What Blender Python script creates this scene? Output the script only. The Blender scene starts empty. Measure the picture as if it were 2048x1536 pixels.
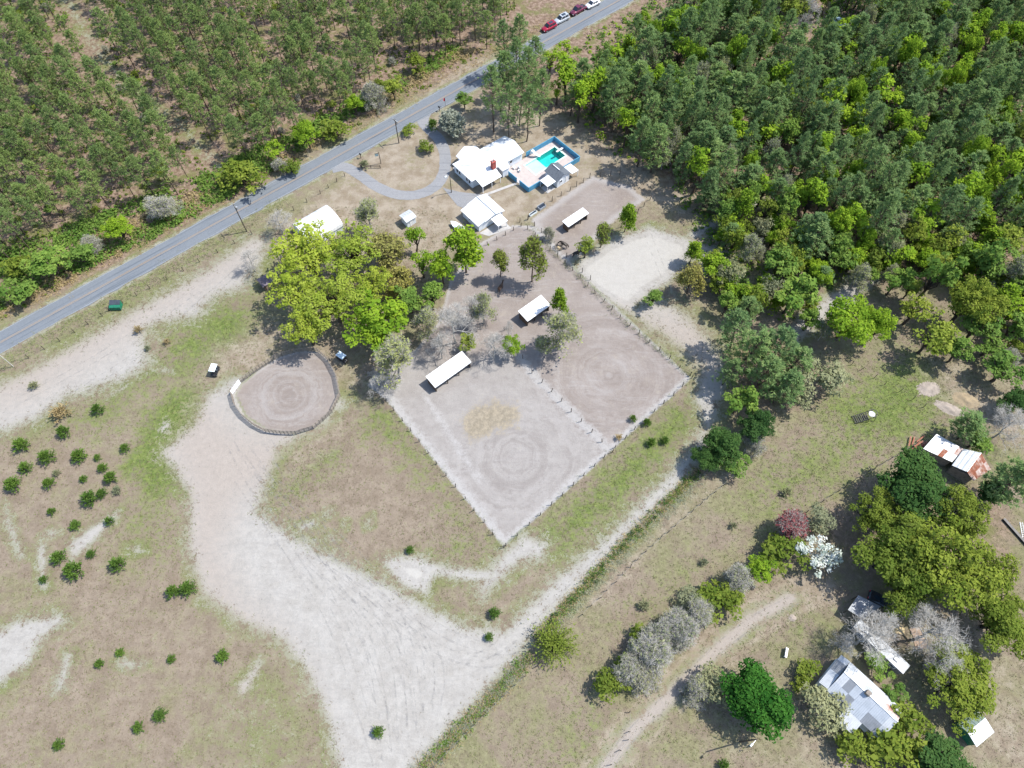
import bpy, math, random
import numpy as np
from mathutils import Vector, Matrix
R = math.radians
rng = np.random.default_rng(7)
random.seed(7)
C = bpy.context.scene.collection
S = bpy.context.scene

# ---------------------------------------------------------------- camera
CAM_H, FPX, PITCH = 120.0, 1420.0, R(61)          # drone 120 m up, looking 61 degrees down
cam = bpy.data.cameras.new('camera'); camo = bpy.data.objects.new('camera', cam); C.objects.link(camo)
camo.location = (0, 0, CAM_H); camo.rotation_euler = (R(90) - PITCH, 0, 0)
cam.sensor_width = 36; cam.lens = 36 * FPX / 2048; cam.clip_start = 1; cam.clip_end = 9000
S.camera = camo
# ---------------------------------------------------------------- sky, sun, exposure
SUN_EL = R(57); SUN_DIR = Vector((0.97, 0.243, 0)).normalized()      # where the sun stands
w = bpy.data.worlds.new('World'); S.world = w; w.use_nodes = True
nt = w.node_tree; sky = nt.nodes.new('ShaderNodeTexSky'); sky.sky_type = 'NISHITA'; sky.sun_disc = False
sky.sun_elevation = SUN_EL; sky.sun_rotation = math.atan2(SUN_DIR.x, SUN_DIR.y)
sky.air_density = 1.0; sky.dust_density = 1.0; sky.ozone_density = 1.0
nt.links.new(sky.outputs[0], nt.nodes['Background'].inputs[0]); nt.nodes['Background'].inputs[1].default_value = 0.15
sl = bpy.data.lights.new('sun', 'SUN'); sl.energy = 3.7; sl.angle = R(0.53); sl.color = (1, 0.955, 0.88)
so = bpy.data.objects.new('sun', sl); C.objects.link(so)
sv = Vector((SUN_DIR.x * math.cos(SUN_EL), SUN_DIR.y * math.cos(SUN_EL), math.sin(SUN_EL)))
so.rotation_euler = sv.to_track_quat('Z', 'Y').to_euler(); so.location = sv * 300
S.view_settings.view_transform = 'Standard'; S.view_settings.look = 'None'
S.view_settings.gamma = 1; S.view_settings.use_curve_mapping = False
S.view_settings.exposure = 1.0

# ---------------------------------------------------------------- helpers
cp, sp = math.cos(PITCH), math.sin(PITCH)
def at(px, py, z=0.0):
    """world point at height z seen at photo pixel px, py (used to survey positions)"""
    x, yv = px - 1024.0, 768.0 - py
    d = (x, FPX * cp + yv * sp, -FPX * sp + yv * cp)
    t = (z - CAM_H) / d[2]
    return Vector((d[0] * t, d[1] * t, z))
def P(s, z=0.0):
    return [at(*[float(q) for q in t.split(',')], z) for t in s.split()]
ANG = math.atan2(.646, .763)                        # the road's bearing; the whole farm is squared up with it
U = Vector((.7632, .6462, 0)); N_ = Vector((-.6462, .7632, 0))
def ab(a, b, z=0.0): return U * a + N_ * b + Vector((0, 0, z))

def tag(o, label=None, cat=None, group=None, kind=None):
    if label: o['label'] = label
    if cat: o['category'] = cat
    if group: o['group'] = group
    if kind: o['kind'] = kind
    return o
def empty(name, loc, rz=0.0, label=None, cat=None, group=None):
    o = bpy.data.objects.new(name, None); C.objects.link(o); o.empty_display_size = .3
    o.location = loc; o.rotation_euler = (0, 0, rz)
    return tag(o, label, cat, group)
def obj(name, me, parent=None, loc=(0, 0, 0), rz=0.0):
    o = bpy.data.objects.new(name, me); C.objects.link(o); o.parent = parent
    o.location = loc; o.rotation_euler = (0, 0, rz)
    return o
def mesh_np(name, v, f, mat=None, smooth=False, tint=None):
    """v (n,3), f (m,k) all faces of k corners"""
    me = bpy.data.meshes.new(name); v = np.asarray(v, np.float32); f = np.asarray(f, np.int32)
    k = f.shape[1]; m = len(f)
    me.vertices.add(len(v)); me.vertices.foreach_set('co', v.ravel())
    me.loops.add(m * k); me.loops.foreach_set('vertex_index', f.ravel())
    me.polygons.add(m); me.polygons.foreach_set('loop_start', np.arange(0, m * k, k, dtype=np.int32))
    if smooth: me.polygons.foreach_set('use_smooth', np.ones(m, bool))
    if tint is not None:
        at_ = me.attributes.new('tint', 'FLOAT', 'FACE'); at_.data.foreach_set('value', np.asarray(tint, np.float32))
    me.update(calc_edges=True)
    if mat: me.materials.append(mat)
    return me
class MB:
    """collects boxes, bars, tubes and polygons into one mesh"""
    def __init__(s): s.v = []; s.f = []; s.mi = []
    def poly(s, pts, mi=0):
        n = len(s.v); s.v += [tuple(p) for p in pts]; s.f.append(tuple(range(n, n + len(pts)))); s.mi.append(mi); return s
    def box(s, x0, x1, y0, y1, z0, z1, mi=0):
        n = len(s.v)
        s.v += [(x, y, z) for z in (z0, z1) for y in (y0, y1) for x in (x0, x1)]
        for q in ((0, 2, 3, 1), (4, 5, 7, 6), (0, 1, 5, 4), (2, 6, 7, 3), (0, 4, 6, 2), (1, 3, 7, 5)):
            s.f.append(tuple(n + i for i in q)); s.mi.append(mi)
        return s
    def prism(s, pts, z0, z1, mi=0):
        """vertical prism over a counter-clockwise outline"""
        n = len(s.v); k = len(pts)
        s.v += [(p[0], p[1], z0) for p in pts] + [(p[0], p[1], z1) for p in pts]
        s.f.append(tuple(n + i for i in reversed(range(k)))); s.f.append(tuple(n + k + i for i in range(k))); s.mi += [mi, mi]
        for i in range(k):
            j = (i + 1) % k; s.f.append((n + i, n + j, n + k + j, n + k + i)); s.mi.append(mi)
        return s
    def hexa(s, lo, hi, mi=0):
        """8-corner solid: lo and hi are 4 points each in the same order"""
        n = len(s.v); s.v += [tuple(p) for p in lo] + [tuple(p) for p in hi]
        for q in ((3, 2, 1, 0), (4, 5, 6, 7), (0, 1, 5, 4), (1, 2, 6, 5), (2, 3, 7, 6), (3, 0, 4, 7)):
            s.f.append(tuple(n + i for i in q)); s.mi.append(mi)
        return s
    def slab(s, pts, t, mi=0):
        """a plate of thickness t below four points"""
        return s.hexa([(p[0], p[1], p[2] - t) for p in pts], pts, mi)
    def bar(s, p0, p1, wdt, mi=0, k=4, w1=None):
        p0 = Vector(p0); p1 = Vector(p1); d = (p1 - p0)
        if d.length < 1e-6: return s
        d.normalize(); a = d.cross(Vector((0, 0, 1)))
        if a.length < 1e-3: a = Vector((1, 0, 0))
        a.normalize(); b = d.cross(a); n = len(s.v); w1 = wdt if w1 is None else w1
        for p, ww in ((p0, wdt), (p1, w1)):
            for i in range(k):
                t = 2 * math.pi * (i + .5) / k
                s.v.append(tuple(p + (a * math.cos(t) + b * math.sin(t)) * ww * (.707 if k == 4 else .5)))
        for i in range(k):
            j = (i + 1) % k; s.f.append((n + i, n + j, n + k + j, n + k + i)); s.mi.append(mi)
        s.f.append(tuple(n + i for i in reversed(range(k)))); s.f.append(tuple(n + k + i for i in range(k))); s.mi += [mi, mi]
        return s
    def ring(s, c, r, ax, wdt, mi=0, k=14):
        """a hoop or wheel rim round axis ax"""
        ax = Vector(ax).normalized(); a = ax.orthogonal().normalized(); b = ax.cross(a)
        pts = [Vector(c) + (a * math.cos(2 * math.pi * i / k) + b * math.sin(2 * math.pi * i / k)) * r for i in range(k)]
        for i in range(k): s.bar(pts[i], pts[(i + 1) % k], wdt, mi)
        return s
    def cyl(s, p0, p1, r, mi=0, k=12, r1=None): return s.bar(p0, p1, 2 * r, mi, k, None if r1 is None else 2 * r1)
    def mesh(s, name, *mats):
        me = bpy.data.meshes.new(name); me.from_pydata(s.v, [], s.f)
        for m in mats: me.materials.append(m)
        if len(mats) > 1: me.polygons.foreach_set('material_index', s.mi)
        me.update(); return me
    def build(s, name, mats, parent=None, loc=(0, 0, 0), rz=0.0):
        return obj(name, s.mesh(name, *(mats if isinstance(mats, (list, tuple)) else [mats])), parent, loc, rz)
def copy_tree(o, parent=None):
    c = o.copy(); C.objects.link(c); c.parent = parent
    for ch in o.children: copy_tree(ch, c)
    return c

# ---------------------------------------------------------------- materials
class NT:
    def __init__(s, name):
        s.m = bpy.data.materials.new(name); s.m.use_nodes = True; s.t = s.m.node_tree; s.t.nodes.clear()
        s.out = s.t.nodes.new('ShaderNodeOutputMaterial')
    def n(s, typ, ins=None, **kw):
        nd = s.t.nodes.new('ShaderNode' + typ)
        for k, v in kw.items(): setattr(nd, k, v)
        for k, v in (ins or {}).items(): s.put(nd.inputs[k], v)
        return nd
    def put(s, sock, v):
        if isinstance(v, bpy.types.NodeSocket): s.t.links.new(v, sock)
        elif isinstance(v, (tuple, list)) and len(v) == 3 and sock.type == 'RGBA': sock.default_value = (*v, 1)
        else: sock.default_value = v
    def math(s, op, a, b=0.0, c=0.0, clamp=False):
        nd = s.n('Math', {0: a, 1: b, 2: c}, operation=op); nd.use_clamp = clamp; return nd.outputs[0]
    def noise(s, scale, detail=4, rough=.55, vec=None, dist=0.0):
        i = {'Scale': scale, 'Detail': detail, 'Roughness': rough, 'Distortion': dist}
        if vec is not None: i['Vector'] = vec
        return s.n('TexNoise', i).outputs[0]
    def mix(s, f, a, b, typ='MIX'):
        nd = s.n('Mix', None, data_type='RGBA', blend_type=typ)
        s.put(nd.inputs[0], f); s.put(nd.inputs[6], a); s.put(nd.inputs[7], b); return nd.outputs[2]
    def ss(s, x, lo, hi):
        nd = s.n('MapRange', {0: x, 1: lo, 2: hi}, interpolation_type='SMOOTHSTEP'); return nd.outputs[0]
    def attr(s, name): return s.n('Attribute', None, attribute_name=name).outputs['Fac']
    def pos(s): return s.n('NewGeometry').outputs['Position']
    def objpos(s): return s.n('TexCoord').outputs['Object']
    def pr(s, col, rough=.7, metal=0.0, spec=.4, normal=None):
        i = {'Base Color': col, 'Roughness': rough, 'Metallic': metal, 'Specular IOR Level': spec}
        if normal is not None: i['Normal'] = normal
        b = s.n('BsdfPrincipled', i); s.t.links.new(b.outputs[0], s.out.inputs[0]); return b
    def bump(s, h, dist=.05, strength=.6):
        return s.n('Bump', {'Height': h, 'Distance': dist, 'Strength': strength}).outputs[0]
def surf(name, col, col2=None, scale=1.5, rough=.7, metal=0.0, spec=.4, var=.18, fine=14.0, bump=.0):
    """a plain worn surface: base colour, a second colour in blotches, fine grain"""
    t = NT(name); p = t.objpos()
    a = t.noise(scale, 5, .6, p); b = t.noise(fine, 3, .6, p)
    c2 = col2 or tuple(x * .72 for x in col)
    c = t.mix(t.ss(a, .42, .68), col, c2)
    g = t.math('MULTIPLY_ADD', b, var * 2, 1 - var)
    c = t.mix(1.0, c, t.n('CombineColor', {0: g, 1: g, 2: g}).outputs[0], 'MULTIPLY')
    rn = t.math('MULTIPLY_ADD', a, .25, rough - .12, clamp=True)
    t.pr(c, rn, metal, spec, t.bump(b, .02, bump) if bump else None)
    return t.m
def leafmat(name, dark, light, trans=.35, hue=.5, gloss=.0, gd=2.1, gl=1.7):
    """foliage: every leaf has its own shade, every tree its own cast"""
    dark = tuple(x * gd for x in dark); light = tuple(x * gl for x in light)
    t = NT(name); a = t.attr('tint'); r = t.n('ObjectInfo').outputs['Random']
    c = t.mix(a, dark, light)
    k = t.math('MULTIPLY_ADD', r, .34, .83)
    c = t.mix(1.0, c, t.n('CombineColor', {0: k, 1: t.math('MULTIPLY_ADD', r, .26, .87), 2: t.math('MULTIPLY_ADD', r, .1, .95)}).outputs[0], 'MULTIPLY')
    d = t.n('BsdfDiffuse', {0: c}); tr = t.n('BsdfTranslucent', {0: t.mix(.5, c, light)})
    m = t.n('MixShader', {0: trans, 1: d.outputs[0], 2: tr.outputs[0]}); last = m
    if gloss:
        g = t.n('BsdfGlossy', {0: (.9, .95, 1), 1: .45}); last = t.n('MixShader', {0: gloss, 1: m.outputs[0], 2: g.outputs[0]})
    t.t.links.new(last.outputs[0], t.out.inputs[0]); return t.m
M = {}
M['white_metal'] = surf('white_metal', (.64, .65, .66), (.47, .49, .51), .55, .42, 0, .5, .05)
M['white_wall'] = surf('white_wall', (.66, .70, .74), (.58, .62, .66), 1.0, .6, 0, .4, .08)
M['blue_wall'] = surf('blue_wall', (.075, .27, .42), (.06, .22, .36), 1.2, .6, 0, .4, .15)
M['dark_shingle'] = surf('dark_shingle', (.10, .115, .135), (.075, .085, .10), 2.0, .85, 0, .3, .25, 9)
M['brown_wood'] = surf('brown_wood', (.13, .085, .06), (.09, .06, .045), 2.0, .85, 0, .2, .3)
M['grey_wood'] = surf('grey_wood', (.22, .19, .16), (.14, .12, .10), 2.0, .85, 0, .2, .3)
M['post_wood'] = surf('post_wood', (.085, .068, .055), (.06, .05, .04), 3.0, .9, 0, .2, .3)
M['wire'] = surf('wire', (.22, .22, .21), None, 3, .5, .6)
M['brick'] = surf('brick', (.33, .085, .07), (.25, .06, .05), 3, .85, 0, .2, .25)
M['glass'] = surf('glass', (.02, .028, .04), (.03, .04, .055), 1, .08, 0, .6, .05)
M['trim'] = surf('trim', (.78, .79, .8), None, 2, .5, 0, .4, .05)
M['deck'] = surf('deck', (.40, .345, .325), (.34, .30, .285), .8, .8, 0, .3, .12)
M['concrete'] = surf('concrete', (.36, .35, .34), (.29, .285, .28), .7, .85, 0, .3, .14)
M['tyre'] = surf('tyre', (.012, .012, .013), None, 3, .8)
M['rim'] = surf('rim', (.4, .41, .42), None, 3, .35, .7)
M['black'] = surf('black', (.018, .018, .02), (.03, .03, .033), 2, .5)
M['grey_metal'] = surf('grey_metal', (.36, .37, .38), (.27, .28, .29), 1.6, .4, .35)
M['galv'] = surf('galv', (.40, .43, .46), (.33, .36, .39), .9, .42, .25, .5, .12, 6)
M['galv_dull'] = surf('galv_dull', (.20, .215, .235), (.15, .165, .18), .9, .5, .2, .5, .14, 6)
M['galv_pale'] = surf('galv_pale', (.44, .46, .48), (.37, .385, .40), 1.2, .45, .1, .5, .1, 6)
M['rust'] = surf('rust', (.23, .085, .05), (.36, .24, .20), .9, .85, 0, .2, .35, 5)
M['rust_pale'] = surf('rust_pale', (.44, .36, .33), (.26, .12, .08), 1.1, .8, 0, .2, .2, 5)
M['green_paint'] = surf('green_paint', (.012, .15, .085), (.01, .11, .065), 2, .5)
M['dark_plastic'] = surf('dark_plastic', (.045, .055, .07), None, 2, .5)
M['red_cloth'] = surf('red_cloth', (.5, .03, .05), None, 2, .8)
M['plywood'] = surf('plywood', (.50, .40, .23), (.44, .34, .2), 1.4, .8, 0, .3, .12)
M['bark'] = surf('bark', (.085, .065, .05), (.055, .043, .035), 2.5, .95, 0, .1, .35, 8)
M['twig_pale'] = surf('twig_pale', (.38, .365, .335), (.28, .265, .24), 2.5, .95, 0, .1, .25, 8)
M['bark_grey'] = surf('bark_grey', (.31, .295, .27), (.22, .205, .185), 2.5, .95, 0, .1, .3, 8)
M['pine_bark'] = surf('pine_bark', (.095, .07, .055), (.06, .045, .037), 2.5, .95, 0, .1, .35, 8)
M['bark_black'] = surf('bark_black', (.045, .04, .034), (.03, .027, .023), 2.5, .95, 0, .1, .35, 8)
M['horse_brown'] = surf('horse_brown', (.07, .038, .022), (.045, .025, .016), 2, .6, 0, .4, .15)
M['horse_dark'] = surf('horse_dark', (.022, .016, .012), (.03, .02, .015), 2, .55, 0, .4, .15)
M['boat_white'] = surf('boat_white', (.72, .78, .78), (.62, .68, .68), 1.4, .35, 0, .5, .06)
def carpaint(name, col): return surf(name, col, tuple(x * .9 for x in col), .8, .22, .25, .6, .03)

# ---------------------------------------------------------------- the ground
def sdf(pts, poly):
    """signed distance (inside positive) of pts (n,2) to polygon"""
    poly = np.array([(p[0], p[1]) for p in poly]); d = np.full(len(pts), 1e9); ins = np.zeros(len(pts), bool)
    for i in range(len(poly)):
        a = poly[i]; b = poly[(i + 1) % len(poly)]; e = b - a; q = pts - a
        t = np.clip((q @ e) / max(e @ e, 1e-9), 0, 1)
        d = np.minimum(d, np.hypot(q[:, 0] - t * e[0], q[:, 1] - t * e[1]))
        c = ((a[1] > pts[:, 1]) != (b[1] > pts[:, 1]))
        with np.errstate(divide='ignore', invalid='ignore'):
            x = (b[0] - a[0]) * (pts[:, 1] - a[1]) / (b[1] - a[1] + 1e-12) + a[0]
        ins ^= c & (pts[:, 0] < x)
    return np.where(ins, d, -d)
def ldist(pts, line):
    line = np.array([(p[0], p[1]) for p in line]); d = np.full(len(pts), 1e9)
    for i in range(len(line) - 1):
        a = line[i]; e = line[i + 1] - a; q = pts - a; t = np.clip((q @ e) / max(e @ e, 1e-9), 0, 1)
        d = np.minimum(d, np.hypot(q[:, 0] - t * e[0], q[:, 1] - t * e[1]))
    return d
def area(kind, poly, feather=2.0, wt=1.0): AREAS.append((kind, 'p', P(poly), feather, wt))
def track(kind, line, half, feather=1.0, wt=1.0): AREAS.append((kind, 'l', P(line), (half, feather), wt))
AREAS = []
# woodland floor
area('straw', '-700,-500 1080,-60 1000,95 760,230 600,300 500,390 330,480 200,545 60,610 -60,660 -500,900', 4)
area('straw', '1010,-60 2700,-200 2600,900 2080,760 1960,660 1900,560 1760,540 1560,470 1380,420 1290,350 1210,300 1120,225 980,215 960,160', 6)
area('straw', '1500,650 1600,680 1660,780 1560,830 1500,800 1450,760', 3, .9)
area('straw', '1560,1060 1700,960 1830,930 2048,960 2100,1300 1880,1200 1700,1180', 5, .55)
# dry tan yard
area('tan', '640,385 690,345 830,240 960,190 1080,220 1290,330 1420,400 1380,440 1240,390 1060,440 1010,470 900,500 740,560 560,520 500,500', 4, .95)
area('tan', '440,690 560,640 690,690 720,800 640,900 560,960 460,900 330,890 400,780', 5, .8)
area('tan', '1240,600 1420,620 1450,740 1390,760 1300,680', 4, .6)
area('tan', '-100,720 0,668 180,588 330,500 500,395 640,320 800,215 960,105 1000,110 960,135 780,235 640,305 510,385 400,455 250,545 120,612 -100,735', 2, .8)
# green grass
area('green', '300,830 345,790 400,775 390,830 410,850 350,890 330,900 350,940 365,985 300,980 255,930 290,870', 4, 1.25)
area('green', '230,1000 330,980 375,1040 370,1130 300,1120 240,1080', 8, .55)
area('green', '560,960 640,900 700,880 690,920 600,1000 540,1010', 5, .7)
area('green', '700,860 740,800 800,820 830,880 870,950 930,1040 985,1110 940,1100 860,980 790,900', 5, .75)
area('green', '1060,1080 1230,920 1360,800 1410,790 1370,880 1260,990 1150,1090 1090,1120', 4, .85)
area('green', '1640,810 1760,740 1840,700 1900,760 1880,860 1800,880 1700,900', 8, .95)
area('green', '420,600 500,600 520,680 450,720 400,700 380,640', 5, .8)
area('green', '840,1090 960,1060 990,1120 940,1130 860,1115', 4, .6)
area('green', '1230,1240 1330,1180 1400,1120 1380,1180 1280,1260', 6, .5)
area('green', '1480,960 1700,840 1800,900 1620,1010 1540,1040', 10, .72)
area('green', '0,700 120,640 300,545 480,450 500,470 330,560 160,650 0,745', 3, .5)
area('green', '1090,960 1260,960 1230,1020 1120,1080', 4, .3)
area('green', '1150,1400 1240,1390 1250,1500 1180,1560 1100,1540', 8, .5)
area('green', '1560,1180 1660,1200 1640,1290 1560,1270', 6, .5)
area('green', '1860,860 2000,880 1990,960 1900,940', 5, .6)
area('green', '390,600 470,640 440,730 330,760 260,790 230,850 120,860 180,800 320,720', 7, .85)
# brown dry field
area('brown', '490,940 640,870 760,850 900,1000 990,1140 760,1130 560,1060', 8, .8)
area('brown', '-100,900 160,880 330,1100 470,1250 660,1540 -100,1700', 20, .55)
area('brown', '1000,1180 1080,1140 1010,1240 900,1200', 5, .9)
# paddock dirt
PAD = '772,800 1008,1095 1383,757 1066,452 1025,450 960,486 900,560 880,640 830,700 760,740 735,770'
area('dirt', PAD, 1.1)
area('dirt', '1062,440 1185,352 1260,372 1290,400 1230,440 1140,535 1120,520', 2.2)
area('dirt', '467,790 472,813 488,835 510,852 534,864 593,869 628,858 665,825 681,792 673,752 657,722 637,704 600,700 557,715 509,746 482,766', .9)
# white sand
area('sand', '-60,790 60,733 205,650 300,595 420,528 500,470 545,470 530,520 490,580 430,600 400,640 330,650 300,660 305,735 240,770 140,800 70,850 -60,890', 4, .95)
area('sand', '700,800 650,850 560,900 520,1020 600,1075 740,1145 850,1205 930,1245 1008,1252 1110,1150 1205,1075 1295,985 1370,905 1405,850 1385,800 1400,730 1375,690 1440,700 1460,760 1430,850 1375,960 1300,1035 1205,1135 1105,1235 1040,1315 960,1405 830,1545 780,1640 690,1640 660,1500 640,1420 600,1340 560,1285 480,1250 400,1190 370,1100 372,990 335,930 312,905 380,850 410,790 470,750', 3)
area('sand', '1135,548 1160,520 1205,488 1250,468 1300,452 1385,480 1390,512 1345,560 1300,588 1262,630 1235,615 1190,590', 2.6, 1.08)
area('sand', '1235,625 1290,590 1350,600 1400,640 1440,690 1440,770 1395,740 1330,685', 4.5, .92)
area('sand', '1380,480 1460,470 1470,520 1420,560 1370,560', 4, .8)
area('sand', '760,1118 830,1112 900,1136 985,1140 985,1165 930,1160 870,1150 850,1190 800,1170', 2.4, 1.15)
area('sand', '1005,1100 1050,1062 1105,1085 1090,1120 1040,1130 1010,1160 960,1200 950,1170', 3)
area('sand', '-60,1285 40,1235 120,1225 140,1240 85,1280 60,1330 0,1372 -60,1400', 2.5)
for q in ('10,1000 25,1040 55,1115 35,1120 5,1050', '70,1090 95,1085 100,1180 75,1180', '130,1085 235,1015 245,1030 180,1095 140,1130', '80,1070 105,1055 122,1068 100,1078', '245,1092 275,1085 298,1105 270,1112', '125,1305 150,1300 130,1385 100,1392', '225,1325 245,1312 298,1325 270,1342 240,1335', '590,1050 630,1035 640,1050 600,1068', '645,1022 668,1016 670,1030 650,1036', '728,1040 745,1028 748,1048 730,1058', '645,1075 665,1066 682,1078 665,1092', '680,1045 696,1042 692,1060', '315,855 335,835 345,850 320,880', '310,735 345,735 348,748 315,748', '205,790 262,766 250,780 210,800', '470,1370 520,1310 530,1330 490,1400 470,1390'):
    area('sand', q, 1.5, .86)
area('sand', '440,1400 520,1330 600,1400 580,1470 640,1540 480,1540 430,1470', 8, .42)
track('sand', '1585,668 1640,625 1690,592 1750,548', 2.2, 2)
track('sand', '1390,470 1470,420 1560,400', 2.0, 2, .8)
track('tan', '1190,1560 1260,1465 1345,1385 1430,1300 1500,1240 1580,1195 1640,1180', 2.3, 1.6, 1.5)
track('sand', '1195,1560 1262,1467 1346,1387 1431,1302 1502,1240 1580,1196', 1.5, 1.3, .86)
track('pink', '1195,1560 1262,1467 1346,1387 1431,1302 1502,1240 1580,1196', 6, 2)
area('tan', '1850,700 1930,720 1960,800 1900,830 1850,760', 4, .7)
area('tan', '1900,780 2000,770 2060,850 1960,860', 5, .8)
area('tan', '1600,740 1660,760 1560,850 1530,840', 4, .6)
area('tan', '1480,1500 1700,1460 1760,1560 1500,1600', 6, .6)
area('tan', '1950,1300 2100,1280 2100,1560 1980,1540 1900,1420', 7, .6)
area('hay', '925,845 940,820 985,802 1030,808 1040,828 1025,850 990,862 950,880 930,870', 2.2)
area('greypen', '740,770 800,700 900,720 1000,700 1040,722 1064,748 1222,903 1010,1095', 3)
track('lane', '1040,715 1064,748 1225,905', .9, 1.0)
track('lane', '775,800 1008,1090', 1.2, 1.2)
track('lane', '1010,1088 1380,757', .8, 1.0)
track('lane', '1066,455 1382,752', .5, .8)
track('lane', '850,790 905,880 960,960', .6, 1.2, .8)
track('sand', '60,-60 140,10 195,105 280,190 360,250 420,315 440,340', 1.2, 2.4, .62)
area('pink', '-60,770 200,640 330,580 420,530 520,470 500,520 380,600 220,700 60,800 -60,840', 7)
area('pink', '400,790 480,860 640,890 560,950 480,1000 440,1100 480,1200 540,1260 620,1400 640,1500 560,1300 420,1210 370,1100 370,980 330,900', 5)
area('pink', '430,1330 600,1360 620,1480 560,1560 430,1540', 6)
area('pink', '1250,620 1420,640 1440,740 1380,740 1300,690', 6)
track('dirt', '1300,480 1330,540 1350,600', .7, .8, .6)
# pink-grey worn strips beside the hedge line
track('tan', '1500,915 1350,1040 1230,1160 1150,1240', 1.3, 1.6, .7)

GX0, GX1, GY0, GY1, GS = -175.0, 175.0, -25.0, 215.0, .6
gx = np.arange(GX0, GX1 + .01, GS); gy = np.arange(GY0, GY1 + .01, GS); nx, ny = len(gx), len(gy)
XX, YY = np.meshgrid(gx, gy); PT = np.stack([XX.ravel(), YY.ravel()], 1)
masks = {k: np.zeros(len(PT), np.float32) for k in ('straw', 'tan', 'green', 'brown', 'dirt', 'sand', 'hay', 'pink', 'greypen', 'lane')}
for kind, typ, pts, fe, wt in AREAS:
    q = np.array([(p[0], p[1]) for p in pts]); pad = 14 if typ == 'p' else 8
    sel = np.where((PT[:, 0] > q[:, 0].min() - pad) & (PT[:, 0] < q[:, 0].max() + pad) & (PT[:, 1] > q[:, 1].min() - pad) & (PT[:, 1] < q[:, 1].max() + pad))[0]
    if not len(sel): continue
    if typ == 'p': val = np.clip(.5 + sdf(PT[sel], pts) / (2 * fe), 0, 1)
    else: val = np.clip(.5 + (fe[0] - ldist(PT[sel], pts)) / (2 * fe[1]), 0, 1)
    masks[kind][sel] = np.maximum(masks[kind][sel], val * wt)
_pen = np.clip(sdf(PT, P('467,790 488,835 534,864 593,869 628,858 665,825 681,792 657,722 637,704 600,700 557,715 509,746 482,766')) / .6, 0, 1); _pad = np.clip(sdf(PT, P(PAD)) / .8, 0, 1)
masks['sand'] *= (1 - np.maximum(_pen, _pad)).astype(np.float32)
_b = PT @ np.array([N_.x, N_.y]); _eb = float(at(0, 685).dot(N_) + at(940, 166).dot(N_)) / 2
for _o in (-2.95, 2.95): masks['sand'] = np.maximum(masks['sand'], (np.clip(1 - np.abs(_b - _eb - _o) / 1.3, 0, 1) * .62).astype(np.float32))
# gentle relief: the fields are flat, only wheel ruts and swells of a few centimetres
ZZ = (np.sin(PT[:, 0] * .11 + 1) * np.sin(PT[:, 1] * .09) * .05 + rng.normal(0, .012, len(PT))).astype(np.float32) - .06
rel = PT @ np.array([N_.x, N_.y])
ROAD_B = float(at(0, 685).dot(N_) + at(940, 166).dot(N_)) / 2; ROAD_W = 5.5
gz = np.clip(ZZ * .4, -.055, -.006)
vid = np.arange(nx * ny).reshape(ny, nx)
quads = np.stack([vid[:-1, :-1].ravel(), vid[:-1, 1:].ravel(), vid[1:, 1:].ravel(), vid[1:, :-1].ravel()], 1)
# the basin of the pool is dug through the sheet
_qc = PT[quads].mean(1); _qa = _qc @ np.array([U.x, U.y]); _qb = _qc @ np.array([N_.x, N_.y])
quads = quads[~((_qa > 82.4) & (_qa < 92.7) & (_qb > 88.95) & (_qb < 93.75))]
fm = {k: masks[k][quads].mean(1) for k in masks}

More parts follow.
